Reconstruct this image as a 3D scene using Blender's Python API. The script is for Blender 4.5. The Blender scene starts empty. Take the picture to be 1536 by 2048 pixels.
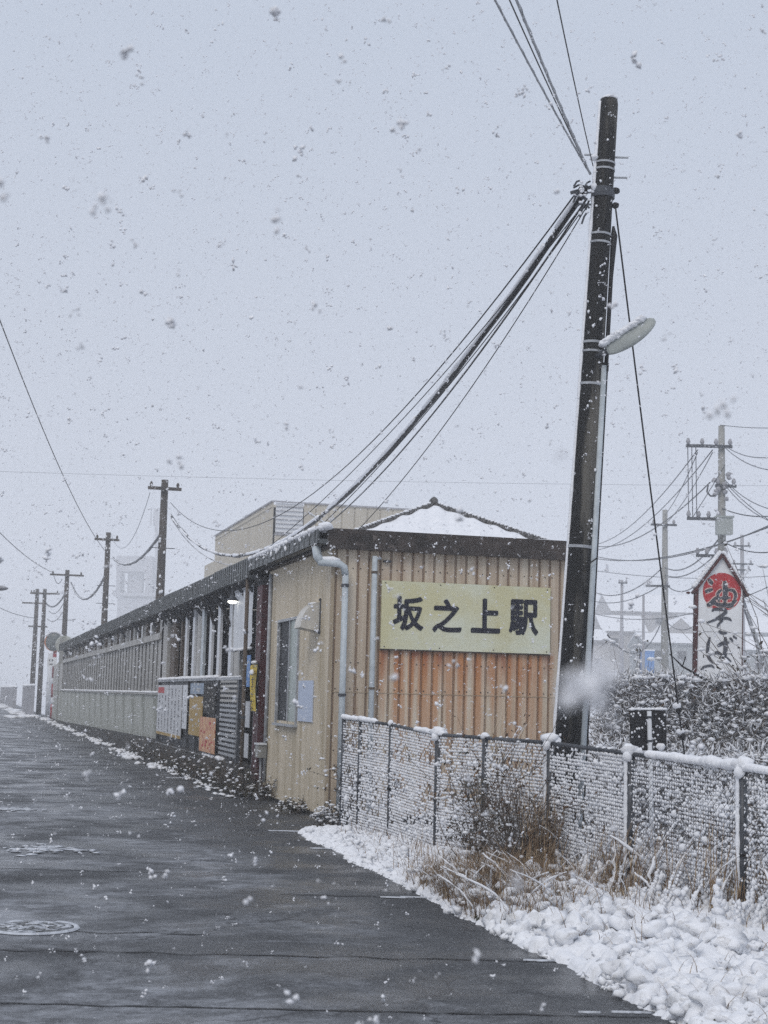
import bpy, math, random
import numpy as np
from mathutils import Vector, Matrix, noise
rnd = random.Random(7)
rng = np.random.default_rng(7)
sc = bpy.context.scene
COL = sc.collection

# ------------------------------------------------------------------ camera
F = 3000.0; PITCH = math.atan(371 / F); ROLL = 0.025; EYE = 1.6
cam_d = bpy.data.cameras.new('camera'); cam = bpy.data.objects.new('camera', cam_d); COL.objects.link(cam)
fw = Vector((0, math.cos(PITCH), math.sin(PITCH))); up0 = Vector((0, -math.sin(PITCH), math.cos(PITCH))); rt0 = Vector((1, 0, 0))
rt = rt0 * math.cos(ROLL) + up0 * math.sin(ROLL); up = -rt0 * math.sin(ROLL) + up0 * math.cos(ROLL)
M = Matrix((rt, up, -fw)).transposed().to_4x4(); M.translation = Vector((0, 0, EYE))
cam.matrix_world = M
cam_d.sensor_fit = 'VERTICAL'; cam_d.sensor_height = 36; cam_d.lens = F / 2048 * 36
cam_d.clip_start = 0.05; cam_d.clip_end = 3000
cam_d.dof.use_dof = True; cam_d.dof.focus_distance = 17; cam_d.dof.aperture_fstop = 6
sc.camera = cam

# ------------------------------------------------------------------ world, sun, exposure
w = bpy.data.worlds.new('World'); sc.world = w; w.use_nodes = True
nt = w.node_tree; bg = nt.nodes['Background']
sky = nt.nodes.new('ShaderNodeTexSky'); sky.sky_type = 'NISHITA'; sky.sun_disc = False
sky.sun_elevation = math.radians(50); sky.sun_rotation = math.radians(200)
mx = nt.nodes.new('ShaderNodeMixRGB'); mx.inputs[0].default_value = 0.97
tc = nt.nodes.new('ShaderNodeTexCoord'); sep = nt.nodes.new('ShaderNodeSeparateXYZ')
ramp = nt.nodes.new('ShaderNodeValToRGB')
nt.links.new(tc.outputs['Generated'], sep.inputs[0]); nt.links.new(sep.outputs[2], ramp.inputs[0])
# overcast cloud layer, a little brighter towards the zenith as real overcast is
e = ramp.color_ramp.elements
e[0].position = 0.0; e[0].color = (0.565, 0.60, 0.685, 1)
e[1].position = 1.0; e[1].color = (0.62, 0.68, 0.81, 1)
k = ramp.color_ramp.elements.new(0.42); k.color = (0.51, 0.575, 0.69, 1)
sc10 = nt.nodes.new('ShaderNodeVectorMath'); sc10.operation = 'SCALE'; sc10.inputs['Scale'].default_value = 10
nt.links.new(ramp.outputs[0], sc10.inputs[0])
nt.links.new(sky.outputs[0], mx.inputs[1]); nt.links.new(sc10.outputs[0], mx.inputs[2])
nt.links.new(mx.outputs[0], bg.inputs[0]); bg.inputs[1].default_value = 0.1
sun_d = bpy.data.lights.new('sun', 'SUN'); sun_d.energy = 1.5; sun_d.angle = math.radians(30); sun_d.color = (1, 0.94, 0.86)
sun = bpy.data.objects.new('sun', sun_d); COL.objects.link(sun)
sun.rotation_euler = Vector((0.30, 0.72, -0.85)).to_track_quat('-Z', 'Y').to_euler()
sc.view_settings.view_transform = 'Standard'; sc.view_settings.look = 'None'
sc.view_settings.exposure = 0.0; sc.view_settings.gamma = 1.0; sc.view_settings.use_curve_mapping = False
sc.cycles.use_denoising = False; sc.cycles.max_bounces = 6; sc.cycles.volume_bounces = 4; sc.cycles.transparent_max_bounces = 8

# ------------------------------------------------------------------ frames
ANG = 0.26717
C0 = Vector((-.67, 19.87, 0)); U = Vector((-math.sin(ANG), math.cos(ANG), 0)); Fv = Vector((math.cos(ANG), math.sin(ANG), 0))
def Lw(x, y, z=0.0): return C0 + Fv * x + U * y + Vector((0, 0, z))      # building frame -> world
def at(px, py, Y):                                                       # a photo point at depth Y -> world
    r = fw + rt * ((px - 768) / F) + up * ((1024 - py) / F)
    return Vector((0, 0, EYE)) + r * (Y / r.y)

# ------------------------------------------------------------------ materials
MATS = {}
def mat(name, c1, c2=None, scale=6.0, rough=0.7, stretch=(1, 1, 1), bump=0.0, bscale=None, metal=0.0, lo=0.35, hi=0.65, c3=None, s3=2.0, lo3=.55, hi3=.7, emit=None, detail=6, spec=.22):
    m = bpy.data.materials.new(name); m.use_nodes = True; n = m.node_tree; b = n.nodes['Principled BSDF']
    b.inputs['Roughness'].default_value = rough; b.inputs['Metallic'].default_value = metal
    b.inputs['Specular IOR Level'].default_value = spec
    tc = n.nodes.new('ShaderNodeTexCoord'); mp = n.nodes.new('ShaderNodeMapping'); mp.inputs['Scale'].default_value = stretch
    n.links.new(tc.outputs['Object'], mp.inputs[0])
    if c2 is None: c2 = tuple(min(1, v * 0.78) for v in c1)
    def nz(s, lo, hi, vec=mp):
        t = n.nodes.new('ShaderNodeTexNoise'); t.inputs['Scale'].default_value = s; t.inputs['Detail'].default_value = detail; t.inputs['Roughness'].default_value = .62
        n.links.new(vec.outputs[0], t.inputs[0])
        r = n.nodes.new('ShaderNodeMapRange'); r.inputs[1].default_value = lo; r.inputs[2].default_value = hi
        n.links.new(t.outputs[0], r.inputs[0]); return t, r
    t, r = nz(scale, lo, hi)
    x = n.nodes.new('ShaderNodeMixRGB'); x.inputs[1].default_value = (*c1, 1); x.inputs[2].default_value = (*c2, 1)
    n.links.new(r.outputs[0], x.inputs[0]); out = x
    if c3:
        t3, r3 = nz(s3, lo3, hi3); y = n.nodes.new('ShaderNodeMixRGB'); y.inputs[2].default_value = (*c3, 1)
        n.links.new(out.outputs[0], y.inputs[1]); n.links.new(r3.outputs[0], y.inputs[0]); out = y
    n.links.new(out.outputs[0], b.inputs['Base Color'])
    if bump:
        t2 = n.nodes.new('ShaderNodeTexNoise'); t2.inputs['Scale'].default_value = bscale or scale * 3; t2.inputs['Detail'].default_value = 5
        n.links.new(mp.outputs[0], t2.inputs[0]); bp = n.nodes.new('ShaderNodeBump'); bp.inputs['Strength'].default_value = bump; bp.inputs['Distance'].default_value = .02
        n.links.new(t2.outputs[0], bp.inputs['Height']); n.links.new(bp.outputs[0], b.inputs['Normal'])
    if emit:
        b.inputs['Emission Color'].default_value = (*emit[0], 1); b.inputs['Emission Strength'].default_value = emit[1]
    m['b'] = out.name; MATS[name] = m; return m
snow = mat('snow', (.82, .83, .855), (.72, .735, .77), 9, .75, bump=.35, bscale=45)
flake_m = mat('snow_flake', (.84, .85, .88), (.72, .73, .77), 5, .8)
ground_m = mat('snowy_field', (.80, .82, .87), (.66, .67, .70), .8, .85, bump=.5, bscale=6, c3=(.16, .13, .10), s3=9, lo3=.66, hi3=.74)
steel = mat('galvanised', (.40, .42, .44), (.25, .26, .28), 9, .45, bump=.05)
darksteel = mat('dark_wet_steel', (.075, .082, .095), (.04, .043, .05), 14, .4)
black = mat('black_rubber', (.012, .012, .014), (.022, .022, .024), 20, .5)
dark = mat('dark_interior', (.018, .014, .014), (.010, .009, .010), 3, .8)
maroon = mat('dark_red_paint', (.075, .018, .022), (.035, .012, .014), 8, .5)
brownwood = mat('weathered_brown_wood', (.14, .11, .085), (.07, .055, .045), 6, .75, stretch=(1, 1, .15), bump=.3)
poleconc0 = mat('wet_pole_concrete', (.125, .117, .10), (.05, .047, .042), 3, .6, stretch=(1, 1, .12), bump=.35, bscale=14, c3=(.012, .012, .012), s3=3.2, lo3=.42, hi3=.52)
farpole = mat('distant_pole_brown', (.085, .07, .058), (.04, .036, .034), 3, .7, stretch=(1, 1, .2), bump=.2)
paleconc = mat('pale_pole_concrete', (.32, .32, .30), (.22, .22, .21), 3, .7, stretch=(1, 1, .3))
side_m = mat('beige_side_siding', (.58, .51, .40), (.48, .42, .32), 5, .6, stretch=(1, 1, .12), bump=.08, c3=(.34, .28, .18), s3=3.0, lo3=.50, hi3=.75)
trim_m = mat('beige_trim', (.42, .35, .25), (.30, .24, .17), 5, .5, stretch=(1, 1, .2))
fascia_m = mat('dark_brown_fascia', (.065, .052, .046), (.028, .024, .022), 5, .6, bump=.2, c3=(.13, .11, .10), s3=9, lo3=.6, hi3=.7)
eave_m = mat('dark_metal_eave', (.12, .13, .132), (.060, .066, .070), 4, .45, stretch=(1, 1, .3), bump=.15, c3=(.06, .065, .065), s3=7, lo3=.5, hi3=.62)
pipe_m = mat('pale_blue_grey_pipe', (.50, .55, .58), (.38, .42, .45), 7, .4)
white_m = mat('weathered_white_paint', (.68, .70, .73), (.54, .56, .59), 6, .5, stretch=(1, 1, .3))
jointgrey = mat('joint_grey', (.17, .17, .17), (.10, .10, .10), 6, .7)
wallgreen = mat('grey_green_wall_panel', (.43, .44, .405), (.35, .36, .33), 2.5, .7, stretch=(1, 1, .3), bump=.1, c3=(.19, .195, .16), s3=1.6, lo3=.46, hi3=.72)
slatgrey = mat('grey_slat_panel', (.46, .45, .43), (.36, .355, .34), 4, .65, stretch=(1, 1, .15), bump=.1, c3=(.16, .15, .13), s3=3, lo3=.52, hi3=.72)
stone_m = mat('dark_base_stone', (.032, .030, .028), (.014, .014, .014), 7, .7, bump=.8, bscale=12, c3=(.11, .10, .09), s3=9, lo3=.6, hi3=.7)
glassdark = mat('dark_glass', (.008, .009, .012), (.014, .016, .018), 3, .5, spec=.15)
frost = mat('frosted_glass', (.33, .38, .35), (.26, .30, .28), 5, .3)
stainless = mat('stainless_hood', (.60, .58, .53), (.50, .48, .44), 8, .35)
paper_blue = mat('pale_blue_paper', (.50, .56, .68), (.44, .50, .62), 12, .7)
paper_w = mat('white_notice_paper', (.56, .57, .59), (.46, .47, .49), 10, .6)
ink = mat('faded_ink', (.10, .10, .12), (.20, .20, .21), 12, .7)
redink = mat('red_print', (.50, .10, .10), (.40, .08, .09), 12, .7)
ochre = mat('ochre_poster', (.42, .29, .10), (.32, .21, .07), 9, .6, c3=(.56, .42, .22), s3=14)
orange = mat('orange_poster', (.66, .42, .24), (.55, .33, .19), 7, .6, c3=(.48, .19, .14), s3=8, lo3=.48, hi3=.6)
yellow = mat('yellow_banner', (.66, .48, .03), (.58, .42, .05), 12, .5, c3=(.13, .09, .02), s3=11, lo3=.55, hi3=.6)
bluep = mat('blue_paint', (.12, .26, .52), (.09, .20, .44), 6, .5)
blueprint_ = mat('blue_grey_poster', (.30, .37, .46), (.22, .27, .34), 15, .6)
sign_m = mat('station_sign_face', (.65, .67, .56), (.59, .61, .48), 2.2, .45, c3=(.56, .53, .33), s3=.9, lo3=.42, hi3=.62)
paint_black = mat('black_lettering', (.012, .013, .022), (.022, .024, .035), 30, .5)
ware_m = mat('beige_cladding', (.50, .46, .38), (.44, .40, .33), .7, .7, stretch=(1, 1, .3))
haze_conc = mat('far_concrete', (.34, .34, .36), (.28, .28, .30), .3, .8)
tile_m = mat('dark_roof_tile', (.09, .085, .08), (.05, .047, .045), 8, .6, bump=.5)
housewall = mat('far_house_wall', (.34, .33, .32), (.27, .26, .26), .6, .8)
houseteal = mat('far_long_wall', (.27, .29, .29), (.21, .23, .24), .5, .8)
red_m = mat('sign_red', (.46, .045, .05), (.36, .035, .04), 9, .6, c3=(.55, .25, .25), s3=16, lo3=.6, hi3=.68)
signwhite = mat('sign_white', (.74, .75, .76), (.66, .67, .68), 4, .5)
pinkline = mat('sign_pale_outline', (.66, .50, .46), (.58, .42, .38), 12, .6)
sumi = mat('sign_ink', (.035, .04, .055), (.09, .095, .11), 25, .6)
redbrown = mat('red_brown_frame', (.10, .035, .035), (.05, .02, .02), 12, .6)
polered = mat('red_pole_paint', (.32, .05, .06), (.24, .04, .05), 4, .5)
orangecap = mat('orange_mirror_rim', (.55, .20, .07), (.42, .14, .06), 6, .5)
lamp_m = mat('pale_lamp_casing', (.36, .385, .365), (.28, .30, .29), 8, .4)
lamp_on = mat('lit_lamp', (.9, .9, .85), (.9, .9, .85), 5, .5, emit=((1, .97, .88), 4))
grass_m = mat('dry_grass', (.24, .16, .095), (.08, .048, .03), 11, .9, c3=(.44, .35, .24), s3=17, lo3=.50, hi3=.60, spec=.05)
palegrass = mat('pale_grass', (.52, .44, .32), (.38, .31, .21), 9, .8)
twig_m = mat('bare_twigs', (.15, .125, .105), (.07, .058, .05), 6, .85)
leaf_m = mat('dark_winter_leaves', (.035, .042, .028), (.06, .045, .03), 9, .6, c3=(.10, .055, .04), s3=6, lo3=.55, hi3=.65)
cover_m = mat('manhole_iron', (.20, .21, .22), (.10, .105, .11), 14, .5, bump=.5, bscale=60)
slush_m = mat('slush', (.60, .63, .68), (.34, .36, .40), 9, .6, bump=.4)

# asphalt: wet, streaked with half-melted slush across the road
def asphalt():
    m = bpy.data.materials.new('wet_asphalt'); m.use_nodes = True; n = m.node_tree; b = n.nodes['Principled BSDF']; L = n.links.new
    tc = n.nodes.new('ShaderNodeTexCoord')
    def noi(sc3, s, lo, hi, det=8, ro=.6, dist=0.0):
        mp = n.nodes.new('ShaderNodeMapping'); mp.inputs['Scale'].default_value = sc3; L(tc.outputs['Object'], mp.inputs[0])
        t = n.nodes.new('ShaderNodeTexNoise'); t.inputs['Scale'].default_value = s; t.inputs['Detail'].default_value = det; t.inputs['Roughness'].default_value = ro; t.inputs['Distortion'].default_value = dist
        L(mp.outputs[0], t.inputs[0]); r = n.nodes.new('ShaderNodeMapRange'); r.interpolation_type = 'SMOOTHSTEP'; r.inputs[1].default_value = lo; r.inputs[2].default_value = hi
        L(t.outputs[0], r.inputs[0]); return r.outputs[0], t.outputs[0]
    def mixc(f, a, c):
        x = n.nodes.new('ShaderNodeMixRGB'); L(f, x.inputs[0])
        if isinstance(a, tuple): x.inputs[1].default_value = (*a, 1)
        else: L(a, x.inputs[1])
        x.inputs[2].default_value = (*c, 1); return x.outputs[0]
    fine, fr = noi((1, 1, 1), 70, .35, .7)
    base = mixc(fine, (.026, .028, .031), (.058, .060, .064))
    slush, s1 = noi((.55, .60, 1), .95, .42, .60, 12, .72, .6)           # broad slushy lanes
    # more slush away from the verge (left, in the wheel lanes)
    sp = n.nodes.new('ShaderNodeSeparateXYZ'); L(tc.outputs['Object'], sp.inputs[0])
    lane = n.nodes.new('ShaderNodeMapRange'); lane.inputs[1].default_value = -1.25; lane.inputs[2].default_value = -2.3; lane.interpolation_type = 'SMOOTHSTEP'
    L(sp.outputs[0], lane.inputs[0])
    ml = n.nodes.new('ShaderNodeMath'); ml.operation = 'MULTIPLY'; L(slush, ml.inputs[0]); L(lane.outputs[0], ml.inputs[1])
    streak, _ = noi((1, 1.3, 1), 3.2, .40, .62, 12, .8, .3)
    mm = n.nodes.new('ShaderNodeMath'); mm.operation = 'MULTIPLY_ADD'; L(streak, mm.inputs[0]); mm.inputs[1].default_value = .50; mm.inputs[2].default_value = .10
    m3 = n.nodes.new('ShaderNodeMath'); m3.operation = 'MULTIPLY'; L(mm.outputs[0], m3.inputs[0]); L(ml.outputs[0], m3.inputs[1])
    c = mixc(m3.outputs[0], base, (.38, .40, .44))
    spk, _ = noi((1, 1, 1), 30, .58, .68, 4, .6)
    mk = n.nodes.new('ShaderNodeMath'); mk.operation = 'MULTIPLY'; L(spk, mk.inputs[0]); mk.inputs[1].default_value = .30
    c = mixc(mk.outputs[0], c, (.45, .47, .50))
    vo = n.nodes.new('ShaderNodeTexVoronoi'); vo.feature = 'DISTANCE_TO_EDGE'; vo.inputs['Scale'].default_value = .55
    mpv = n.nodes.new('ShaderNodeMapping'); mpv.inputs['Scale'].default_value = (.5, 1, 1); L(tc.outputs['Object'], mpv.inputs[0])
    tn = n.nodes.new('ShaderNodeTexNoise'); tn.inputs['Scale'].default_value = 3; tn.inputs['Detail'].default_value = 6; L(tc.outputs['Object'], tn.inputs[0])
    av = n.nodes.new('ShaderNodeVectorMath'); av.operation = 'MULTIPLY_ADD'; L(tn.outputs[1], av.inputs[0]); av.inputs[1].default_value = (.5, .5, .5); L(mpv.outputs[0], av.inputs[2]); L(av.outputs[0], vo.inputs['Vector'])
    cr = n.nodes.new('ShaderNodeMapRange'); L(vo.outputs['Distance'], cr.inputs[0]); cr.inputs[1].default_value = .010; cr.inputs[2].default_value = .003; 
    ck = n.nodes.new('ShaderNodeMath'); ck.operation = 'MULTIPLY'; L(cr.outputs[0], ck.inputs[0]); ck.inputs[1].default_value = .7
    c = mixc(ck.outputs[0], c, (.012, .012, .014))
    g1, _ = noi((1, 1, 1), 130, .54, .66, 2, .5); gk = n.nodes.new('ShaderNodeMath'); gk.operation = 'MULTIPLY'; L(g1, gk.inputs[0]); gk.inputs[1].default_value = .28
    c = mixc(gk.outputs[0], c, (.34, .35, .38))
    L(c, b.inputs['Base Color'])
    rr, _ = noi((.8, .8, 1), 1.4, .35, .65)
    mr = n.nodes.new('ShaderNodeMapRange'); L(rr, mr.inputs[0]); mr.inputs[3].default_value = .16; mr.inputs[4].default_value = .75
    L(mr.outputs[0], b.inputs['Roughness'])
    b.inputs['Specular IOR Level'].default_value = .33
    bp = n.nodes.new('ShaderNodeBump'); bp.inputs['Strength'].default_value = .55; bp.inputs['Distance'].default_value = .012
    ad = n.nodes.new('ShaderNodeMath'); ad.operation = 'ADD'; L(fr, ad.inputs[0]); L(s1, ad.inputs[1]); L(ad.outputs[0], bp.inputs['Height']); L(bp.outputs[0], b.inputs['Normal'])
    return m
asphalt_m = asphalt()

# front cladding: beige with rust that runs down from the sign's lower edge
def rusty():
    m = side = bpy.data.materials.new('rust_stained_cladding'); m.use_nodes = True; n = m.node_tree; b = n.nodes['Principled BSDF']; L = n.links.new
    b.inputs['Roughness'].default_value = .5
    tc = n.nodes.new('ShaderNodeTexCoord'); sp = n.nodes.new('ShaderNodeSeparateXYZ'); L(tc.outputs['Object'], sp.inputs[0])
    def noi(sc3, s, lo, hi):
        mp = n.nodes.new('ShaderNodeMapping'); mp.inputs['Scale'].default_value = sc3; L(tc.outputs['Object'], mp.inputs[0])
        t = n.nodes.new('ShaderNodeTexNoise'); t.inputs['Scale'].default_value = s; t.inputs['Detail'].default_value = 7; L(mp.outputs[0], t.inputs[0])
        r = n.nodes.new('ShaderNodeMapRange'); r.inputs[1].default_value = lo; r.inputs[2].default_value = hi; L(t.outputs[0], r.inputs[0]); return r.outputs[0]
    def mr(src, a, c, d=0., e=1.):
        r = n.nodes.new('ShaderNodeMapRange'); L(src, r.inputs[0]); r.inputs[1].default_value = a; r.inputs[2].default_value = c; r.inputs[3].default_value = d; r.inputs[4].default_value = e; return r.outputs[0]
    def mul(a, c):
        x = n.nodes.new('ShaderNodeMath'); x.operation = 'MULTIPLY'; L(a, x.inputs[0])
        if isinstance(c, float): x.inputs[1].default_value = c
        else: L(c, x.inputs[1])
        return x.outputs[0]
    def mixc(f, a, c):
        x = n.nodes.new('ShaderNodeMixRGB'); L(f, x.inputs[0])
        if isinstance(a, tuple): x.inputs[1].default_value = (*a, 1)
        else: L(a, x.inputs[1])
        x.inputs[2].default_value = (*c, 1); return x.outputs[0]
    c = mixc(noi((1, 1, .1), 5, .3, .7), (.60, .52, .41), (.46, .385, .29))
    streak = noi((1, 1, .05), 9, .40, .66)
    c = mixc(mul(streak, .45), c, (.27, .15, .08))
    below = mul(mr(sp.outputs[2], 2.27, 2.20), mr(sp.outputs[2], .9, 2.25, .22, 1.))
    inx = mul(mr(sp.outputs[0], .60, .72), mr(sp.outputs[0], 3.2, 3.05))
    run = noi((1, 1, .045), 9, .36, .58)
    c = mixc(mul(mul(below, inx), mul(run, 1.)), c, (.46, .19, .06))
    deep = mul(mr(sp.outputs[2], 1.78, 2.22), mul(below, inx))
    c = mixc(mul(deep, noi((1, 1, .3), 5, .40, .62)), c, (.26, .075, .03))
    gro = mr(sp.outputs[1], .006, .016)           # grime collects in the grooves
    c = mixc(mul(gro, .62), c, (.17, .095, .055))
    ssp = mul(mr(sp.outputs[2], .55, .05), noi((1, 1, .6), 5, .35, .6)); c = mixc(mul(ssp, .6), c, (.14, .12, .09))
    L(c, b.inputs['Base Color']); return m
rust_m = rusty()

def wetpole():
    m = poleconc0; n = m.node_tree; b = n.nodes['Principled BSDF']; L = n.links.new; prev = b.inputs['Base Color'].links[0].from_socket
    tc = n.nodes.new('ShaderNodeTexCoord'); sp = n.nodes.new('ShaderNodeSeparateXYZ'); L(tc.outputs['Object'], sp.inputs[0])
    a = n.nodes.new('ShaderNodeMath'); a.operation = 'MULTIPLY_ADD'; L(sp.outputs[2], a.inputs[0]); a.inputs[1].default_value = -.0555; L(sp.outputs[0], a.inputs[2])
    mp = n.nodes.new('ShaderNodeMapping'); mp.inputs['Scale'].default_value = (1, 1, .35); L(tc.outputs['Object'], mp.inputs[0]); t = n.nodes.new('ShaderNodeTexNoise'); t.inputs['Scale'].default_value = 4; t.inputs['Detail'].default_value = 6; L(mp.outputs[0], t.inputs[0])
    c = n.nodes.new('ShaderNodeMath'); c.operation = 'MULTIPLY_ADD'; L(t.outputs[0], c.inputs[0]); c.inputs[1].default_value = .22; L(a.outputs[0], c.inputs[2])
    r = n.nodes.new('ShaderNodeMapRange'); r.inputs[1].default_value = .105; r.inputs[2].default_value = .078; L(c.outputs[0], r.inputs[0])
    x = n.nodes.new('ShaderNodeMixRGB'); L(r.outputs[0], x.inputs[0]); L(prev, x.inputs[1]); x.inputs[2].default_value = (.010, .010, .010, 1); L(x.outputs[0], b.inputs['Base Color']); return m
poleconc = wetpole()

# ------------------------------------------------------------------ mesh helpers
class MB:
    def __init__(s): s.v = []; s.f = []
    def add(s, vs, fs):
        o = len(s.v); s.v += [tuple(v) for v in vs]; s.f += [tuple(i + o for i in f) for f in fs]
    def box(s, x0, x1, y0, y1, z0, z1):
        s.add([(x, y, z) for z in (z0, z1) for y in (y0, y1) for x in (x0, x1)],
              [(0, 2, 3, 1), (4, 5, 7, 6), (0, 1, 5, 4), (2, 6, 7, 3), (0, 4, 6, 2), (1, 3, 7, 5)]); return s
    def bar(s, a, b, w, h=None):
        a = Vector(a); b = Vector(b); h = h or w; d = (b - a).normalized()
        q = d.orthogonal().normalized() if abs(d.z) > .99 else d.cross(Vector((0, 0, 1))).normalized(); r = q.cross(d)
        vs = [p + q * (i * w / 2) + r * (j * h / 2) for p in (a, b) for i, j in ((-1, -1), (1, -1), (1, 1), (-1, 1))]
        s.add(vs, [(0, 3, 2, 1), (4, 5, 6, 7), (0, 1, 5, 4), (1, 2, 6, 5), (2, 3, 7, 6), (3, 0, 4, 7)]); return s
    def tube(s, pts, r, n=8, cap=True):
        pts = [Vector(p) for p in pts]; m = len(pts); o = len(s.v); q = None
        for i, p in enumerate(pts):
            d = (pts[min(i + 1, m - 1)] - pts[max(i - 1, 0)]).normalized()
            if q is None: q = d.orthogonal().normalized()
            q = (q - d * q.dot(d)).normalized(); t = d.cross(q)
            rr = r[i] if isinstance(r, (list, tuple)) else r
            for k in range(n):
                a = 2 * math.pi * k / n; s.v.append(tuple(p + (q * math.cos(a) + t * math.sin(a)) * rr))
        for i in range(m - 1):
            for k in range(n):
                a = o + i * n + k; b = o + i * n + (k + 1) % n; s.f.append((a, b, b + n, a + n))
        if cap: s.f.append(tuple(o + k for k in range(n - 1, -1, -1))); s.f.append(tuple(o + (m - 1) * n + k for k in range(n)))
        return s
    def prism(s, poly, ax, t0, t1):
        """poly of 2D points; ax = 'x','y','z' extrusion axis"""
        def P(a, b, t): return (t, a, b) if ax == 'x' else ((a, t, b) if ax == 'y' else (a, b, t))
        n = len(poly); s.add([P(a, b, t0) for a, b in poly] + [P(a, b, t1) for a, b in poly],
            [tuple(range(n)), tuple(range(2 * n - 1, n - 1, -1))] + [(i, i + n, (i + 1) % n + n, (i + 1) % n) for i in range(n)]); return s
    def blob(s, c, rx, ry=None, rz=None, seed=None, amp=.25, det=1):
        ry = ry or rx; rz = rz or rx; vs, fs = ICO[det]; sd = rnd.random() * 100 if seed is None else seed
        out = []
        for v in vs:
            kk = 1 + amp * noise.noise(Vector(v) * 1.3 + Vector((sd, sd * 1.7, 0))) + (.25 * amp * noise.noise(Vector(v) * 3.7 + Vector((sd, 0, sd))) if det > 1 else 0)
            out.append((c[0] + v[0] * rx * kk, c[1] + v[1] * ry * kk, c[2] + v[2] * rz * kk))
        s.add(out, fs); return s
    def build(s, name, m, parent=None, smooth=False, kind=None, label=None, loc=None, merge=False):
        me = bpy.data.meshes.new(name); me.from_pydata(s.v, [], s.f); me.materials.append(m)
        if smooth: me.polygons.foreach_set('use_smooth', [True] * len(me.polygons))
        me.update(); o = bpy.data.objects.new(name, me); COL.objects.link(o)
        if parent: o.parent = parent
        if kind or (parent and ('snow' in name or name in ('print', 'lettering', 'cable_clamps', 'fittings', 'stems', 'branches', 'ridge'))): o['kind'] = kind or 'stuff'
        if label: o['label'] = label
        if loc: o.location = loc
        return o
import bmesh
ICO = {}
for d in (1, 2, 3):
    bm = bmesh.new(); bmesh.ops.create_icosphere(bm, subdivisions=d, radius=1)
    ICO[d] = ([tuple(v.co) for v in bm.verts], [tuple(v.index for v in f.verts) for f in bm.faces]); bm.free()
def recalc(o):
    bm = bmesh.new(); bm.from_mesh(o.data); bmesh.ops.recalc_face_normals(bm, faces=bm.faces); bm.to_mesh(o.data); bm.free(); return o
def tag(o, label, cat, group=None, kind=None):
    o['label'] = label; o['category'] = cat
    if group: o['group'] = group
    if kind: o['kind'] = kind
    return o
def thing(name, label, cat, loc=(0, 0, 0), rotz=0.0, group=None):
    o = bpy.data.objects.new(name, None); COL.objects.link(o); o.location = loc; o.rotation_euler = (0, 0, rotz); o.empty_display_size = .2
    return tag(o, label, cat, group)
def struct(name, mb, m, smooth=False):
    o = mb.build(name, m, smooth=smooth); o['kind'] = 'structure'; return o
def share(o, name, parent, loc=(0, 0, 0), rot=None, scale=None):
    c = bpy.data.objects.new(name, o.data); COL.objects.link(c); c.parent = parent; c.location = loc
    if rot: c.rotation_euler = rot
    if scale: c.scale = scale
    return c
def mesh_np(name, V, Fc, m, parent=None, smooth=True):
    me = bpy.data.meshes.new(name); n = len(V); k = Fc.shape[1]; nf = len(Fc)
    me.vertices.add(n); me.vertices.foreach_set('co', V.astype(np.float32).ravel())
    me.loops.add(nf * k); me.loops.foreach_set('vertex_index', Fc.astype(np.int32).ravel())
    me.polygons.add(nf); me.polygons.foreach_set('loop_start', np.arange(0, nf * k, k, dtype=np.int32))
    me.polygons.foreach_set('use_smooth', np.full(nf, smooth)); me.materials.append(m); me.update(calc_edges=True)
    o = bpy.data.objects.new(name, me); COL.objects.link(o)
    if parent: o.parent = parent
    return o
def lumps(mb, pts, r, n, flat=.6, amp=.3):
    """a run of melting snow laid along a polyline"""
    pts = [Vector(p) for p in pts]
    for i in range(n):
        t = (i + rnd.uniform(-.3, .3)) / max(1, n - 1) * (len(pts) - 1); t = min(max(t, 0), len(pts) - 1.001); k = int(t)
        p = pts[k].lerp(pts[k + 1], t - k); rr = r * rnd.uniform(.7, 1.3)
        mb.blob(p, rr * 1.25, rr * 1.25, rr * flat * 1.2, amp=amp, det=2 if r > .03 else 1)

# ------------------------------------------------------------------ ground, road
g = MB(); g.add([(-900, -60, -.05), (900, -60, -.05), (900, 2200, -.05), (-900, 2200, -.05)], [(0, 1, 2, 3)])
struct('ground', g, ground_m)
def edge_x(y):      # local x of the ragged right-hand road edge
    base = -.50 if y > 8 else (-.50 - (8 - y) * .0275)
    return base + .07 * noise.noise(Vector((y * .9, 3.1, 0))) + .03 * noise.noise(Vector((y * 4, 8, 0)))
g = MB()
ys = np.concatenate([np.arange(-34, 30, .5), np.arange(30, 420, 10)])
for y in ys: g.v += [(-7.4, float(y), 0), (.2, float(y), 0)]
for i in range(len(ys) - 1): g.f.append((2 * i, 2 * i + 1, 2 * i + 3, 2 * i + 2))
road = struct('road', g, asphalt_m); road.location = C0; road.rotation_euler = (0, 0, ANG)
road.location.z = 0.0
# white verge of snow on the far (left) side, outside the picture
g = MB(); g.box(-9.5, -7.4, -34, 420, -.04, .10); v = struct('left_verge', g, ground_m); v.location = C0; v.rotation_euler = (0, 0, ANG)

# rising snowy ground beyond the railway on the right
def terr(x, y): return 6.2 * (1 - math.exp(-max(0, y - 55) / 75)) * min(1, max(0, (x - 7) / 6))
nx, ny = 100, 90; V = []; Fc = []
for j in range(ny):
    for i in range(nx):
        x = 7 + i * 2.2; y = 40 + j * 3.5
        h = terr(x, y) + .25 * noise.noise(Vector((x * .15, y * .15, 0)))
        V.append((x, y, max(-.04, h) if 0 < i < nx - 1 and 0 < j < ny - 1 else -.06))
for j in range(ny - 1):
    for i in range(nx - 1): a = j * nx + i; Fc.append((a, a + 1, a + nx + 1, a + nx))
o = mesh_np('terrain', np.array(V), np.array(Fc), ground_m); o['kind'] = 'structure'

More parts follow.
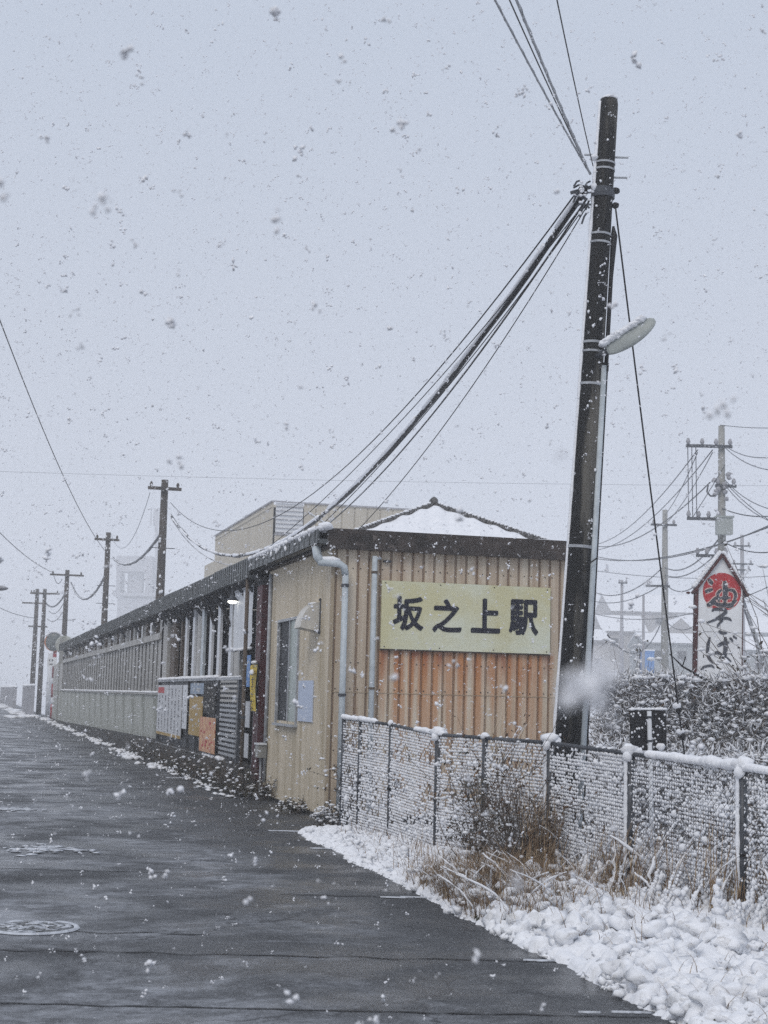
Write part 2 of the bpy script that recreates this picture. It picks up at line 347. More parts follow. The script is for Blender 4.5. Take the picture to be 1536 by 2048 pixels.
# ------------------------------------------------------------------ snow bank (height field of rounded clumps)
FP = [(-.42, 18.2, 1.34), (-.21, 17.6, 1.33), (.14, 16.9, 1.30), (.62, 15.8, 1.23), (1.05, 14.9, 1.23), (1.55, 13.7, 1.23), (2.08, 12.5, 1.19), (2.69, 11.2, 1.14), (3.27, 9.95, 1.08), (3.83, 8.7, 1.04)]
def to_local(p):
    d = Vector(p) - C0; return d.dot(Fv), d.dot(U)
def fence_lx(y):
    ps = [to_local((a, b, 0)) for a, b, _ in FP]
    ps.sort(key=lambda q: q[1])
    if y <= ps[0][1]: return ps[0][0] + (ps[0][1] - y) * .25
    for a, b in zip(ps, ps[1:]):
        if a[1] <= y <= b[1]: return a[0] + (b[0] - a[0]) * (y - a[1]) / (b[1] - a[1])
    return ps[-1][0]
def bank_h(d, y):      # d = distance in from the road edge
    near = min(1, max(0, (-y - 1.2) / 8))
    top = .06 + .045 * near
    return top * (1 - math.exp(-max(0, d) / .28)) - .012
y0, y1, st = -14.2, -1.55, .02
yn = int((y1 - y0) / st); dn = 130
Y = y0 + np.arange(yn) * st; D = -.06 + np.arange(dn) * .02
edge = np.array([edge_x(float(y)) for y in Y])
YY, DD = np.meshgrid(Y, D, indexing='ij')
H = np.vectorize(bank_h)(DD, YY)
jag = np.zeros(yn)
for i, y in enumerate(Y): jag[i] = .10 * noise.noise(Vector((float(y) * 2.3, 1, 0))) + .05 * noise.noise(Vector((float(y) * 9, 5, 0)))
H = H * np.clip((DD + jag[:, None]) / .06, 0, 1)
H -= .02 * (DD + jag[:, None] < 0)
def bumps(num, rmin, rmax, dmax, lift, power=1.):
    global H
    for _ in range(num):
        cy = rng.uniform(y0, y1); cd = rng.uniform(0, dmax); r = rng.uniform(rmin, rmax)
        if cy > -6: r *= .7
        cd = max(cd, r * .85)
        j0 = max(0, int((cy - r - y0) / st)); j1 = min(yn, int((cy + r - y0) / st) + 2); i0 = max(0, int((cd - r + .06) / .02)); i1 = min(dn, int((cd + r + .06) / .02) + 2)
        if j0 >= j1 or i0 >= i1: continue
        dy = Y[j0:j1, None] - cy; dd = D[None, i0:i1] - cd; q = r * r - dy * dy - dd * dd
        zc = bank_h(cd, cy) + rng.uniform(-.6, lift) * r
        hh = np.where(q > 0, zc + np.sqrt(np.maximum(q, 0)) * .8, -1)
        H[j0:j1, i0:i1] = np.maximum(H[j0:j1, i0:i1], hh)
FL = np.array([fence_lx(float(y)) for y in Y]); near_f = np.exp(-((X0_ := edge[:, None] + DD) - FL[:, None] + .12) ** 2 / .06)
nz_ = np.array([max(0, .5 + noise.noise(Vector((float(y) * 1.6, 9, 0)))) for y in Y])
H += near_f * nz_[:, None] * .06 * (DD > .25)
bumps(1500, .03, .09, .85, .25)
bumps(2600, .018, .045, 1.1, .5)
bumps(200, .05, .10, 1.4, .0)
bumps(1200, .03, .065, 1.1, .5)
X = edge[:, None] + DD
Hn = np.array([[noise.noise(Vector((float(Y[i]) * 30, float(D[j]) * 30, 0))) for j in range(0, dn)] for i in range(0, yn, 1)]) if yn * dn < 90000 else 0
fr_ = np.array([[noise.fractal(Vector((float(Y[i]) * 5, float(D[j]) * 5, 0)), .8, 2.2, 4) for j in range(dn)] for i in range(yn)])
fr2 = np.array([[noise.fractal(Vector((float(Y[i]) * 19, float(D[j]) * 19, 4)), .6, 2.1, 3) for j in range(dn)] for i in range(yn)])
H = np.where(H > 0, H + (.034 * fr_ + .011 * fr2) * np.clip(DD / .15, 0, 1), H)
V = np.stack([X, YY, H + .006 * Hn], -1).reshape(-1, 3)
idx = np.arange(yn * dn).reshape(yn, dn)
Q = np.stack([idx[:-1, :-1], idx[:-1, 1:], idx[1:, 1:], idx[1:, :-1]], -1).reshape(-1, 4)
bank = mesh_np('snow_bank', V, Q, snow); bank.location = C0; bank.rotation_euler = (0, 0, ANG); bank['kind'] = 'structure'
# loose clumps hanging over the bank
g = MB()
for _ in range(8500):
    y = -1.9 - 12.0 * rnd.random() ** .7; d = rnd.uniform(-.02, 1.25); r = min(.060, rnd.lognormvariate(math.log(.023), .5)) * (1.1 if y < -7 else .65)
    if noise.noise(Vector((y * 2.2, d * 3, 7))) < -.05: continue
    if d < .08: r *= .6
    g.blob((edge_x(y) + d, y, bank_h(d, y) + r * rnd.uniform(.2, 1.5) + .01), r * rnd.uniform(.9, 1.5), r * rnd.uniform(.9, 1.4), r * rnd.uniform(.7, 1), amp=1.1, det=2 if r > .042 else 1)
o = g.build('snow_clumps', snow, smooth=True); o.location = C0; o.rotation_euler = (0, 0, ANG)
tag(o, 'loose clumps of fresh snow heaped along the grassy road verge', 'snow', kind='stuff')
# snow-covered ground behind the fence
nx, ny = 90, 130; V = []; Fc = []
for j in range(ny):
    for i in range(nx):
        y = -14.5 + j * .25; xs = fence_lx(y) if y < -1.5 else 3.9; x = xs - .3 + i * .22 * (1 + i * .01)
        V.append((x, y, .035 - .01 * max(0, i - 8) + .05 * noise.noise(Vector((x * 1.7, y * 1.7, 2))) + .02 * noise.noise(Vector((x * 9, y * 9, 2)))))
for j in range(ny - 1):
    for i in range(nx - 1): a = j * nx + i; Fc.append((a, a + 1, a + nx + 1, a + nx))
V = np.array(V); V[:, 2] = np.maximum(V[:, 2], -.03)
o = mesh_np('railway_verge', V, np.array(Fc), ground_m); o.location = C0; o.rotation_euler = (0, 0, ANG); o['kind'] = 'structure'

# slush on the road: thin ragged strips that reach out from the verge, patches in the lane
def slush_patch(px, py, length, width, label, ang=0.0):
    p = at(px, py, 10); r = p - Vector((0, 0, EYE)); p = Vector((0, 0, EYE)) + r * (EYE / -r.z)
    g = MB(); n = 40; top = []
    for i in range(n):
        t = i / (n - 1); ww = width * max(.04, min(1, .55 + 1.6 * noise.noise(Vector((px * .37 + t * 7, py * .11, 5))))) * (math.sin(math.pi * min(1, t * 1.05 + .02)) ** .5) * (.55 + .9 * abs(noise.noise(Vector((px + t * 9, py, 0)))))
        xx = (t - .5) * length; off = .25 * width * noise.noise(Vector((t * 5, px, 0)))
        top.append((xx, off - ww / 2, ww))
    for x, y, ww in top: g.v += [(x, y, .001), (x, y + ww * .3, .010), (x, y + ww * .7, .011), (x, y + ww, .001)]
    for i in range(n - 1):
        for k in range(3): a = 4 * i + k; g.f.append((a, a + 4, a + 5, a + 1))
    if width > .12:
        for _ in range(60): g.blob((rnd.gauss(0, length * .3), rnd.gauss(0, width * .7), .004), rnd.uniform(.01, .07), rnd.uniform(.01, .06), .008, amp=.8)
    o = g.build('slush_patch', slush_m, smooth=True); o.location = (p.x, p.y, .004); o.rotation_euler = (0, 0, ang); recalc(o)
    return tag(o, label, 'slush', 'slush patches lying on the wet road')
slush_patch(600, 1664, .75, .05, 'thin strip of slush on the road just below the hut corner')
slush_patch(672, 1699, .55, .05, 'short slush strip at the far tip of the snowy verge')
slush_patch(795, 1797, .28, .035, 'small slush dash left of the longer strip by the brown grass clump')
slush_patch(850, 1797, .40, .04, 'slush strip reaching from the verge below the brown grass clump')
slush_patch(1095, 1924, .30, .04, 'slush strip pointing left from the verge above the lowest one')
slush_patch(1265, 2028, .22, .03, 'lowest slush strip at the edge of the heaped snow')
slush_patch(1180, 2028, .12, .018, 'tiny slush dash left of the lowest strip by the heaped snow')
slush_patch(25, 1619, .62, .16, 'white slush patch on the left of the road, farther of two')
slush_patch(95, 1700, .75, .26, 'wide pale slush patch on the left of the road, nearer of two', .1)
slush_patch(385, 1557, 1.0, .10, 'faint slush line beside the weeds under the notice boards')
slush_patch(440, 1577, .9, .09, 'slush line on the road near the foot of the brown post')

for py_, x0_, x1_, lab in ((1664, 470, 640, ''), (1797, 560, 900, ''), (1925, 0, 1140, ''), (2036, 0, 1300, ''), (1870, 30, 420, ''), (1745, 0, 330, '')):
    g = MB(); n_ = 70
    for i in range(n_ + 1):
        t_ = i / n_; xx = x0_ + (x1_ - x0_) * t_; yy_ = py_ + (xx - x1_) * .022 + 3.5 * noise.noise(Vector((xx * .012, py_, 0))); p = at(xx, yy_, 10) - Vector((0, 0, EYE)); p = Vector((0, 0, EYE)) + p * (EYE / -p.z); w_ = .006 + .020 * max(0, .3 + noise.noise(Vector((xx * .02, py_, 3))))
        g.v += [(p.x, p.y - w_, .004), (p.x, p.y + w_, .004)]
    for i in range(n_): a = 2 * i; g.f.append((a, a + 2, a + 3, a + 1))
    struct('road_joint', g, black)
# manhole
t = thing('manhole_cover', 'round iron manhole cover ringed with slush in the wet road', 'manhole cover', (-2.29, 10.37, 0.003))
g = MB(); R = .30; n = 48
g.add([(R * .88 * math.cos(2 * math.pi * k / n), R * .88 * math.sin(2 * math.pi * k / n), .006) for k in range(n)], [tuple(range(n))])
for i in range(-5, 6):
    for j in range(-5, 6):
        if i * i + j * j < 24: g.box(i * .045 - .014, i * .045 + .014, j * .045 - .014, j * .045 + .014, .006, .011)
g.build('lid', cover_m, t)
g = MB()
for rr, hh in ((.90, .006), (.94, .013), (.99, .013), (1.03, .001)):
    g.v += [(R * rr * math.cos(2 * math.pi * k / n) * (1 + .01 * noise.noise(Vector((k * .8, rr, 0)))), R * rr * math.sin(2 * math.pi * k / n), hh if noise.noise(Vector((math.cos(k * .13) * 2, math.sin(k * .13) * 2, 1))) > -.12 - .3 * math.sin(-2 * math.pi * (k - 3) / n) else .0005) for k in range(n)]
for a in range(3):
    for k in range(n): g.f.append((a * n + k, a * n + (k + 1) % n, (a + 1) * n + (k + 1) % n, (a + 1) * n + k))
for _ in range(70):
    q = rnd.uniform(0, 6.28); e_ = R * .8 * rnd.random() ** .5; g.blob((e_ * math.cos(q), e_ * math.sin(q), .008), rnd.uniform(.012, .05), rnd.uniform(.008, .03), .006, amp=.8)
g.build('slush_ring', slush_m, t, smooth=True)

# ------------------------------------------------------------------ station hut
HW, HD, HH = 3.5, 4.3, 3.56
hut = thing('station_hut', 'beige corrugated station hut with dark brown roof edge by the road', 'building', C0, ANG)
g = MB(); pitch = .152; x = .03; prof = [(0.0, 0.0), (.03, 0.0)]
while x < HW - pitch:
    prof += [(x + .004, .0), (x + .014, .022), (x + .034, .022), (x + .044, .0)]; x += pitch
    prof += [(x - .002, .0)]
prof = sorted(set(prof)); prof.append((HW, 0.0))
for px_, d in prof: g.v += [(px_, d, .02), (px_, d, HH)]
for i in range(len(prof) - 1): g.f.append((2 * i, 2 * i + 2, 2 * i + 3, 2 * i + 1))
g.build('front_cladding', rust_m, hut)
g = MB(); yy = 0.0; prof = []
while yy < HD:
    prof += [(yy, 0), (yy + .060, 0), (yy + .066, .009), (yy + .080, .009), (yy + .086, 0)]; yy += .09
WY0, WY1, WZ0, WZ1 = 1.93, 3.36, 1.22, 2.70
def sidewall(z0, z1, ya, yb):
    p = [q for q in prof if ya <= q[0] <= yb]; p = [(ya, 0)] + p + [(yb, 0)]; o = len(g.v)
    for y, d in p: g.v += [(d, y, z0), (d, y, z1)]
    for i in range(len(p) - 1): g.f.append((o + 2 * i, o + 2 * i + 1, o + 2 * i + 3, o + 2 * i + 2))
sidewall(.02, HH, 0.02, WY0); sidewall(.02, HH, WY1, HD); sidewall(.02, WZ0, WY0, WY1); sidewall(WZ1, HH, WY0, WY1)
g.build('side_cladding', side_m, hut)
g = MB(); g.box(HW - .02, HW + .02, .03, HD, .02, HH); g.box(.03, HW - .03, HD - .03, HD, .02, HH); g.build('rear_wall', side_m, hut)
MB().box(-.012, .035, -.014, .03, .02, HH).build('corner_trim', trim_m, hut)
MB().box(HW - .03, HW + .03, -.014, .028, .02, HH).build('corner_trim', trim_m, hut)
MB().box(-.02, HW + .04, -.02, HD, -.05, .05).build('foundation', stone_m, hut)
MB().box(.03, HW - .03, .05, HD - .05, .03, .05).build('floor', dark, hut)
MB().box(.9, .95, .05, HD - .05, .05, 3.5).build('inner_partition', dark, hut)
MB().box(-.10, HW + .12, -.13, -.07, 3.54, 3.81).build('front_fascia', fascia_m, hut)
MB().box(HW + .12, HW + .16, -.13, HD, 3.54, 3.81).build('right_fascia', fascia_m, hut)
MB().box(-.10, HW + .12, -.07, HD, 3.56, 3.77).build('roof', fascia_m, hut)
# left gutter fascia with pressed seams
g = MB(); g.box(-.235, -.10, -.13, 4.9, 3.60, 3.66); g.box(-.245, -.215, -.13, 4.9, 3.60, 3.83)
k = 0.0
while k < 4.8: g.box(-.253, -.244, k, k + .03, 3.61, 3.82); k += .33
g.build('gutter', eave_m, hut)
MB().box(-.10, 0.0, -.07, 4.3, 3.57, 3.60).build('soffit', dark, hut)
MB().box(.05, HW - .05, -.006, .004, 1.655, 1.662).build('sheet_lap', trim_m, hut)
g = MB()
for z in (3.30, 2.05, 1.70, .9):
    for k in range(21): g.tube([(.085 + k * .152 + .05 * (k % 2), -.001, z + rnd.uniform(-.004, .004)), (.085 + k * .152 + .05 * (k % 2), -.007, z)], .009, 6)
g.build('screws', fascia_m, hut, kind='stuff')
# snow on the roof
def snow_sheet(x0, x1, y0, y1, z, h, step=.06, seed=0, edge=.10):
    nx = max(3, int((x1 - x0) / step)); ny = max(3, int((y1 - y0) / step)); V = []; Fc = []
    for j in range(ny + 1):
        for i in range(nx + 1):
            x = x0 + (x1 - x0) * i / nx; y = y0 + (y1 - y0) * j / ny
            d = min(x - x0, x1 - x, y - y0, y1 - y); kk = min(1, d / edge) ** .5 if d > 0 else 0
            V.append((x + .02 * noise.noise(Vector((y * 6, x, seed))), y + .015 * noise.noise(Vector((x * 6, y, seed))), z + kk * h * (.8 + .5 * noise.noise(Vector((x * 2.5, y * 2.5, seed))))))
    for j in range(ny):
        for i in range(nx): a = j * (nx + 1) + i; Fc.append((a, a + 1, a + nx + 2, a + nx + 1))
    return np.array(V), np.array(Fc)
V, Q = snow_sheet(-.08, HW + .15, -.12, HD, 3.775, .06, .08, 1)
mesh_np('roof_snow', V, Q, snow, hut)
g = MB(); lumps(g, [(-.19, -.1, 3.80), (-.19, 4.9, 3.80)], .062, 90, .55); lumps(g, [(-.10, -.1, 3.80), (-.05, 4.6, 3.82)], .07, 46, .6)
g.blob((-.13, -.12, 3.83), .10, .08, .06, amp=.3, det=2)
for _ in range(34):
    y = rnd.uniform(0, 4.8); g.blob((-.255, y, rnd.uniform(3.70, 3.82)), .02, rnd.uniform(.03, .08), rnd.uniform(.02, .06), amp=.5)
g.build('eave_snow', snow, hut, smooth=True)
# window
win = MB(); 
win.box(-.03, .05, WY0 - .04, WY0, WZ0 - .04, WZ1 + .04); win.box(-.03, .05, WY1, WY1 + .04, WZ0 - .04, WZ1 + .04)
win.box(-.03, .05, WY0, WY1, WZ1, WZ1 + .04); win.box(-.02, .04, WY0 + .60, WY0 + .64, WZ0, WZ1)
wo = win.build('window', steel, hut)
MB().box(.012, .02, WY0 + .64, WY1, WZ0, WZ1).build('pane', glassdark, wo, label='dark clear pane')
MB().box(.0, .01, WY0, WY0 + .60, WZ0, WZ1).build('pane', frost, wo, label='pale frosted pane')
MB().box(-.065, .03, WY0 - .06, WY1 + .06, WZ0 - .075, WZ0 - .04).build('sill', steel, wo)
# vent hood: quarter-round cowl
g = MB(); n = 10; W_, Hh = .27, .40; poly = [(0, 0)] + [(-W_ * math.sin(math.pi / 2 * k / n), Hh * math.cos(math.pi / 2 * k / n) - 0) for k in range(n + 1)]
poly = [(a, b) for a, b in poly]
poly[-1] = (-W_, .05); 
g.prism(poly, 'y', .62, 1.02); hood = recalc(g.build('vent_hood', stainless, hut)); hood.location = (-.005, 0, 2.47)
MB().tube([(-.002, .60, 2.45), (-.002, .60, 2.90)], .014, 6).build('hood_bracket', darksteel, hut)
MB().blob((-.01, .60, 2.46), .03, .03, .03, amp=.1).build('hood_bolt', darksteel, hut, smooth=True)
MB().blob((-.01, .60, 2.90), .025, .025, .025, amp=.1).build('hood_bolt', darksteel, hut, smooth=True)
g = MB(); g.blob((-.05, .85, 2.86), .07, .16, .02, det=2); g.build('hood_snow', snow, hut, smooth=True)
# downpipes
dp = MB(); dp.tube([(-.21, .06, 3.56), (-.20, .02, 3.44), (-.16, -.03, 3.37)], .060, 12); dp.tube([(-.19, -.02, 3.36), (-.02, -.10, 3.345), (.08, -.115, 3.335), (.135, -.115, 3.30), (.155, -.115, 3.2)], .049, 12); dp.tube([(.157, -.115, 3.24), (.157, -.115, .10)], .042, 12)
dp = dp.build('downpipe', pipe_m, hut, smooth=True, label='thick pale downpipe with elbows at the hut corner')
g = MB()
for z in (3.06, 1.62): g = MB(); g.tube([(.157, -.115, z - .018), (.157, -.115, z + .018)], .054, 12); g.box(.13, .185, -.07, -.002, z - .01, z + .01); g.build('bracket', darksteel, dp)
g = MB(); g.tube([(-.18, -.02, 3.405), (-.02, -.10, 3.395), (.08, -.115, 3.385)], [.03, .045, .02], 8); g.build('snow_cap', snow, dp, smooth=True)
d2 = MB().tube([(.565, -.07, 3.47), (.565, -.07, .10)], .037, 12); d2.box(.555, .66, -.06, -.04, 3.43, 3.46); d2 = d2.build('downpipe', pipe_m, hut, smooth=True, label='thinner pale downpipe left of the station sign')
for z in (3.24, 1.70): MB().tube([(.565, -.07, z), (.565, -.07, z + .03)], .044, 10).build('bracket', brownwood, d2)
MB().box(.70, .80, -.05, -.002, 3.40, 3.425).build('wall_hook', darksteel, hut)
MB().tube([(-.03, 4.05, 3.5), (-.03, 4.05, .25)], .03, 8).build('conduit', steel, hut, smooth=True)

# notice paper beside the window (a sheet fixed to a thin board)
t = thing('paper_notice', 'pale blue notice sheet on the hut wall right of the window', 'notice', Lw(0, 1.35, 1.24), ANG)
MB().box(-.018, -.004, -.48, .45, 0, .57).build('sheet', paper_blue, t)

# ------------------------------------------------------------------ station name sign
SX0, SX1, SZ0, SZ1 = .68, 3.09, 2.245, 3.155
sg = thing('station_sign', 'faded yellow-green station name sign with four black characters', 'sign', Lw(0, 0, 0), ANG)
MB().box(SX0, SX1, -.045, -.012, SZ0, SZ1).build('board', sign_m, sg)
MB().box(SX0, SX1, -.047, -.010, SZ0 - .018, SZ0 - .001).build('lower_edge', fascia_m, sg)
g = MB()
for i in range(4):
    for z in (SZ0 + .03, SZ1 - .03): g.tube([(SX0 + .05 + i * (SX1 - SX0 - .1) / 3, -.045, z), (SX0 + .05 + i * (SX1 - SX0 - .1) / 3, -.050, z)], .009, 6)
g.build('screws', fascia_m, sg, kind='stuff')
def glyph(ch, size, weight, depth):
    c = bpy.data.curves.new('glyph', 'FONT'); c.body = ch; c.size = size; c.offset = .003; c.extrude = depth; c.resolution_u = 3
    o = bpy.data.objects.new('glyph', c); COL.objects.link(o); bpy.context.view_layer.update()
    me = bpy.data.meshes.new_from_object(o.evaluated_get(bpy.context.evaluated_depsgraph_get())); bpy.data.objects.remove(o)
    bmx = bmesh.new()
    for k, (dx, dy) in enumerate(((0, 0), (.014, 0), (-.014, 0), (0, .012), (0, -.012), (.010, .009), (-.010, -.009))):
        n0 = len(bmx.verts); bmx.from_mesh(me); bmx.verts.ensure_lookup_table()
        for v in bmx.verts[n0:]: v.co.x += dx; v.co.y += dy; v.co.z += k * .0003
    bmx.to_mesh(me); bmx.free()
    n = len(me.vertices); co = np.zeros(n * 3); me.vertices.foreach_get('co', co); co = co.reshape(-1, 3)
    mn, mxx = co.min(0), co.max(0); me['w'] = float(mxx[0] - mn[0]); me['h'] = float(mxx[1] - mn[1])
    co[:, :2] -= (mn[:2] + mxx[:2]) / 2; me.vertices.foreach_set('co', co.ravel()); me.update(); return me
for ch, cx, wd, cz, ht in (('坂', 1.055, .43, 2.725, .46), ('之', 1.60, .42, 2.715, .455), ('上', 2.15, .42, 2.735, .47), ('駅', 2.70, .43, 2.735, .49)):
    me = glyph(ch, .5, .0135, .002); me.materials.append(paint_black)
    o = bpy.data.objects.new('character', me); COL.objects.link(o); o.parent = sg; o['label'] = 'black character ' + ch
    o.rotation_euler = (math.pi / 2, 0, 0); o.location = (cx, -.048, cz); o.scale = (wd / me['w'], ht / me['h'], 1)

# ------------------------------------------------------------------ waiting shelter (open slatted part) and long platform wall
sh = thing('waiting_shelter', 'open slatted waiting shelter under the long dark eave', 'shelter', C0, ANG)
EZ0, EZ1 = 3.50, 3.83
def eave(parent, ya, yb, name='eave_panel'):
    y = ya; first = None
    while y < yb - .01:
        L_ = min(1.8, yb - y); g = MB(); g.box(-.245, -.215, 0, L_ - .012, EZ0, EZ1); g.box(-.215, -.05, 0, L_ - .012, EZ0, EZ0 + .05)
        k = .05
        while k < L_ - .05: g.box(-.256, -.2455, k, k + .05, EZ0 + .01, EZ1 - .012); k += .22
        o = g.build(name, eave_m, parent); o.location = (0, y, rnd.uniform(-.008, .008)); y += L_
eave(sh, 4.91, 18.0)
MB().box(-.21, 2.8, 4.35, 18.0, 3.72, 3.80).build('roof', eave_m, sh)
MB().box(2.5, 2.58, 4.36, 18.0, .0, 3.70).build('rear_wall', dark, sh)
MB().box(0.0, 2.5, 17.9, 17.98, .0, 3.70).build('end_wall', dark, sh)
MB().box(.12, 2.5, 4.36, 17.9, .02, .45).build('floor_slab', stone_m, sh)
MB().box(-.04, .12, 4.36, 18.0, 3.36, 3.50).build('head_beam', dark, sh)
y = 4.6
while y < 18:
    g = MB(); g.bar((-.21, y, 3.53), (.06, y, 3.20), .05, .07); g.build('eave_bracket', darksteel, sh); y += .9
V, Q = snow_sheet(-.2, 2.78, 4.4, 18.0, 3.80, .05, .16, 3); mesh_np('roof_snow', V, Q, snow, sh)
# posts and boards between the eave and the notice fence (y0, y1, material, depth)
for a, b, m_, dx, nm in ((15.45, 16.8, brownwood, .04, 'post'), (13.55, 14.1, white_m, .02, 'slat'), (12.41, 12.93, white_m, .02, 'slat'), (11.62, 12.35, slatgrey, .05, 'board'),
                     (11.21, 11.56, pipe_m, .02, 'slat'), (10.10, 10.55, white_m, .02, 'slat'), (9.05, 9.60, white_m, .02, 'slat'), (7.74, 8.26, white_m, .02, 'slat'),
                     (7.10, 7.70, slatgrey, .05, 'board'), (4.96, 5.24, white_m, -.02, 'slat'), (4.05 + .31, 4.42, paleconc, .0, 'post'), (14.62, 14.80, brownwood, .04, 'post'), (16.9, 17.9, slatgrey, .02, 'board')):
    L_ = min(b - a, .30) if nm == 'slat' else min(b - a, .8)
    c = (a + b) / 2; MB().box(dx, dx + (.05 if nm == 'slat' else .09), c - L_ / 2, c + L_ / 2, .45, 3.36).build(nm, m_, sh)
for a, b in ((8.26, 8.95), (4.42, 4.92), (13.0, 13.5)):
    MB().box(.28, .31, a, b, .45, 3.36).build('inner_board', maroon, sh)
g = MB(); g.bar((-.02, 9.1, 3.42), (.0, 8.0, 2.85), .07, .07); g.build('knee_brace', dark, sh)
g = MB(); g.bar((-.02, 10.6, 3.42), (.0, 9.8, 2.95), .06, .06); g.build('knee_brace', dark, sh)
# hanging white sheet
t = thing('white_screen', 'white plastic screen hanging under the eave behind the lit lamp', 'screen', Lw(0, 6.2, 2.38), ANG)
g = MB()
for i in range(13):
    y = -.85 + i * 1.72 / 12; d = -.06 + .018 * math.sin(i * 1.9); g.v += [(d, y, -.03 + .1 * (i < 2)), (d - .012, y, .55), (d, y, 1.02)]
for i in range(12):
    for k in (0, 1): a = 3 * i + k; g.f.append((a, a + 3, a + 4, a + 1))
g.build('sheet', white_m, t, smooth=True); MB().bar((-.07, -.88, 1.02), (-.07, .90, 1.02), .03).build('hanging_rail', steel, t)
g = MB(); lumps(g, [(-.075, -.82, -.02), (-.075, .85, -.02)], .035, 12, .7); g.build('snow', snow, t, smooth=True)
t = thing('eave_lamp', 'small lit lamp under the eave beside the white screen', 'lamp', Lw(-.16, 6.83, 3.20), ANG)
MB().tube([(0, 0, .08), (0, 0, .32)], .02, 8).build('stem', darksteel, t); MB().tube([(0, 0, .02), (0, 0, .05), (0, 0, .12)], [.10, .09, .03], 12).build('shade', darksteel, t)
MB().blob((0, 0, .01), .085, .085, .04, amp=0, det=2).build('bulb', lamp_on, t, smooth=True)

# the long wall
wl = thing('platform_wall', 'long grey-green panelled platform wall with clerestory openings under the eave', 'wall', C0, ANG)
eave(wl, 18.0, 57.0)
MB().box(-.21, .80, 18.02, 57.0, 3.75, 3.82).build('roof', eave_m, wl)
MB().box(-.03, .08, 18.02, 57.0, 3.42, 3.52).build('head_beam', dark, wl)
V, Q = snow_sheet(-.18, .80, 18.0, 57.0, 3.82, .04, .16, 4); mesh_np('roof_snow', V, Q, snow, wl)
y = 18.02
while y < 64.9:
    L_ = min(2.6, 65 - y); MB().box(0, .10, .006, L_ - .010, .06, 1.53).build('lower_panel', wallgreen, wl).location = (rnd.uniform(-.006, .006), y, 0); y += L_
MB().box(-.045, .12, 18.0, 57, 1.53, 1.575).build('ledge', slatgrey, wl)
g = MB(); lumps(g, [(-.02, 18.1, 1.59), (-.02, 57, 1.59)], .042, 320, .55); g.build('ledge_snow', snow, wl, smooth=True)
y = 18.05; base = None; i = 0
while y < 56.8:
    L_ = .86 if y < 30 else 1.0
    MB().box(.0, .05, .0, L_ - .08, 1.576, 2.90).build('upper_panel', slatgrey, wl).location = (.03 + rnd.uniform(-.006, .006), y, 0)
    MB().box(-.022, .012, L_ - .075, L_ - .035, 1.576, 2.90).build('joint_strip', jointgrey, wl).location = (.02, y, 0)
    y += L_
MB().box(-.04, .11, 18.0, 57, 2.90, 3.06).build('mid_beam', slatgrey, wl)
y = 18.1; i = 0
while y < 56.8:
    MB().box(0, .08, 0, .16 if i % 3 else .40, 3.06, 3.42).build('clerestory_post', brownwood if i % 2 else slatgrey, wl).location = (.01, y, 0)
    if i % 5 == 3: MB().box(0, .02, .35, 1.0, 3.06, 3.42).build('clerestory_pane', slatgrey, wl).location = (.05, y, 0)
    y += 1.05; i += 1
y = 19.2
while y < 56.5:
    g = MB(); g.bar((-.21, y, 3.52), (.02, y, 3.22), .05, .07); g.build('eave_bracket', darksteel, wl); y += 3.9
# end bay beyond the eave, post and pipe
MB().box(-.02, .12, 57.02, 65, 1.532, 2.9).build('end_screen', slatgrey, wl)
MB().box(-.06, .10, 59.5, 60.0, .0, 4.2).build('end_post', paleconc, wl)
# stone base strip with brambles
g = MB()
prev = None
for i in range(140):
    y = 4.3 + i * .45; h = .45 * max(0, 1 - max(0, y - 16) / 44) * (min(1, (y - 3.9) / 1.5)); 
    w_ = .30 + .05 * noise.noise(Vector((y, 0, 0)))
    g.v += [(-w_ - .10, y, -.01), (-w_, y, h * .75 + .04 * noise.noise(Vector((y * 2, 0, 0)))), (-.02, y, h + .03), (.0, y, -.02)]
for i in range(139):
    for k in range(3): a = 4 * i + k; g.f.append((a, a + 4, a + 5, a + 1))
o = recalc(g.build('kerb', stone_m)); o.location = C0; o.rotation_euler = (0, 0, ANG); o['kind'] = 'structure'

# ------------------------------------------------------------------ notice fence
nf = thing('notice_fence', 'low dark fence carrying notices and posters in front of the shelter', 'fence', Lw(-.12, 0, 0), ANG)
for y in (6.0, 8.2, 10.9, 12.1, 17.05): MB().box(-.03, .03, y - .04, y + .04, 0.1, 1.84).build('post', darksteel, nf)
MB().box(-.03, .03, 5.9, 17.1, 1.84, 1.89).build('top_rail', steel, nf); MB().box(-.035, .035, 5.9, 17.1, .36, .42).build('bottom_rail', steel, nf)
g = MB(); lumps(g, [(0, 8.4, 1.90), (0, 17.0, 1.90)], .05, 90, .6); lumps(g, [(0, 6.0, 1.89), (0, 8.2, 1.89)], .03, 20, .6); lumps(g, [(0, 7.4, .44), (0, 9.5, .44)], .05, 16, .6); g.build('rail_snow', snow, nf, smooth=True)
for y in np.arange(6.1, 16.9, .40):
    g = MB(); a = .0
    for k in range(4): g.box(-.012 if k % 2 else 0, .006 if k % 2 else .012, k * .0995, k * .0995 + .098, .42, 1.84)
    o = g.build('corrugated_sheet', darksteel, nf); o.location = (.04, float(y), 0)
for z in np.arange(.52, 1.8, .085): MB().box(-.02, .02, 0, 1.7, 0, .045).build('louvre', slatgrey if z > 1.4 else steel, nf).location = (0, 6.2, float(z))
def poster(name, ya, yb, z0, z1, m_, label, x=-.16, marks=None, cat='poster', tilt=0):
    t = thing(name, label, cat, Lw(x, (ya + yb) / 2, z0), ANG); t.rotation_euler.x = tilt
    h = (yb - ya) / 2; MB().box(-.008, .004, -h, h, 0, z1 - z0).build('sheet', m_, t)
    if marks: marks(t, h, z1 - z0)
    return t
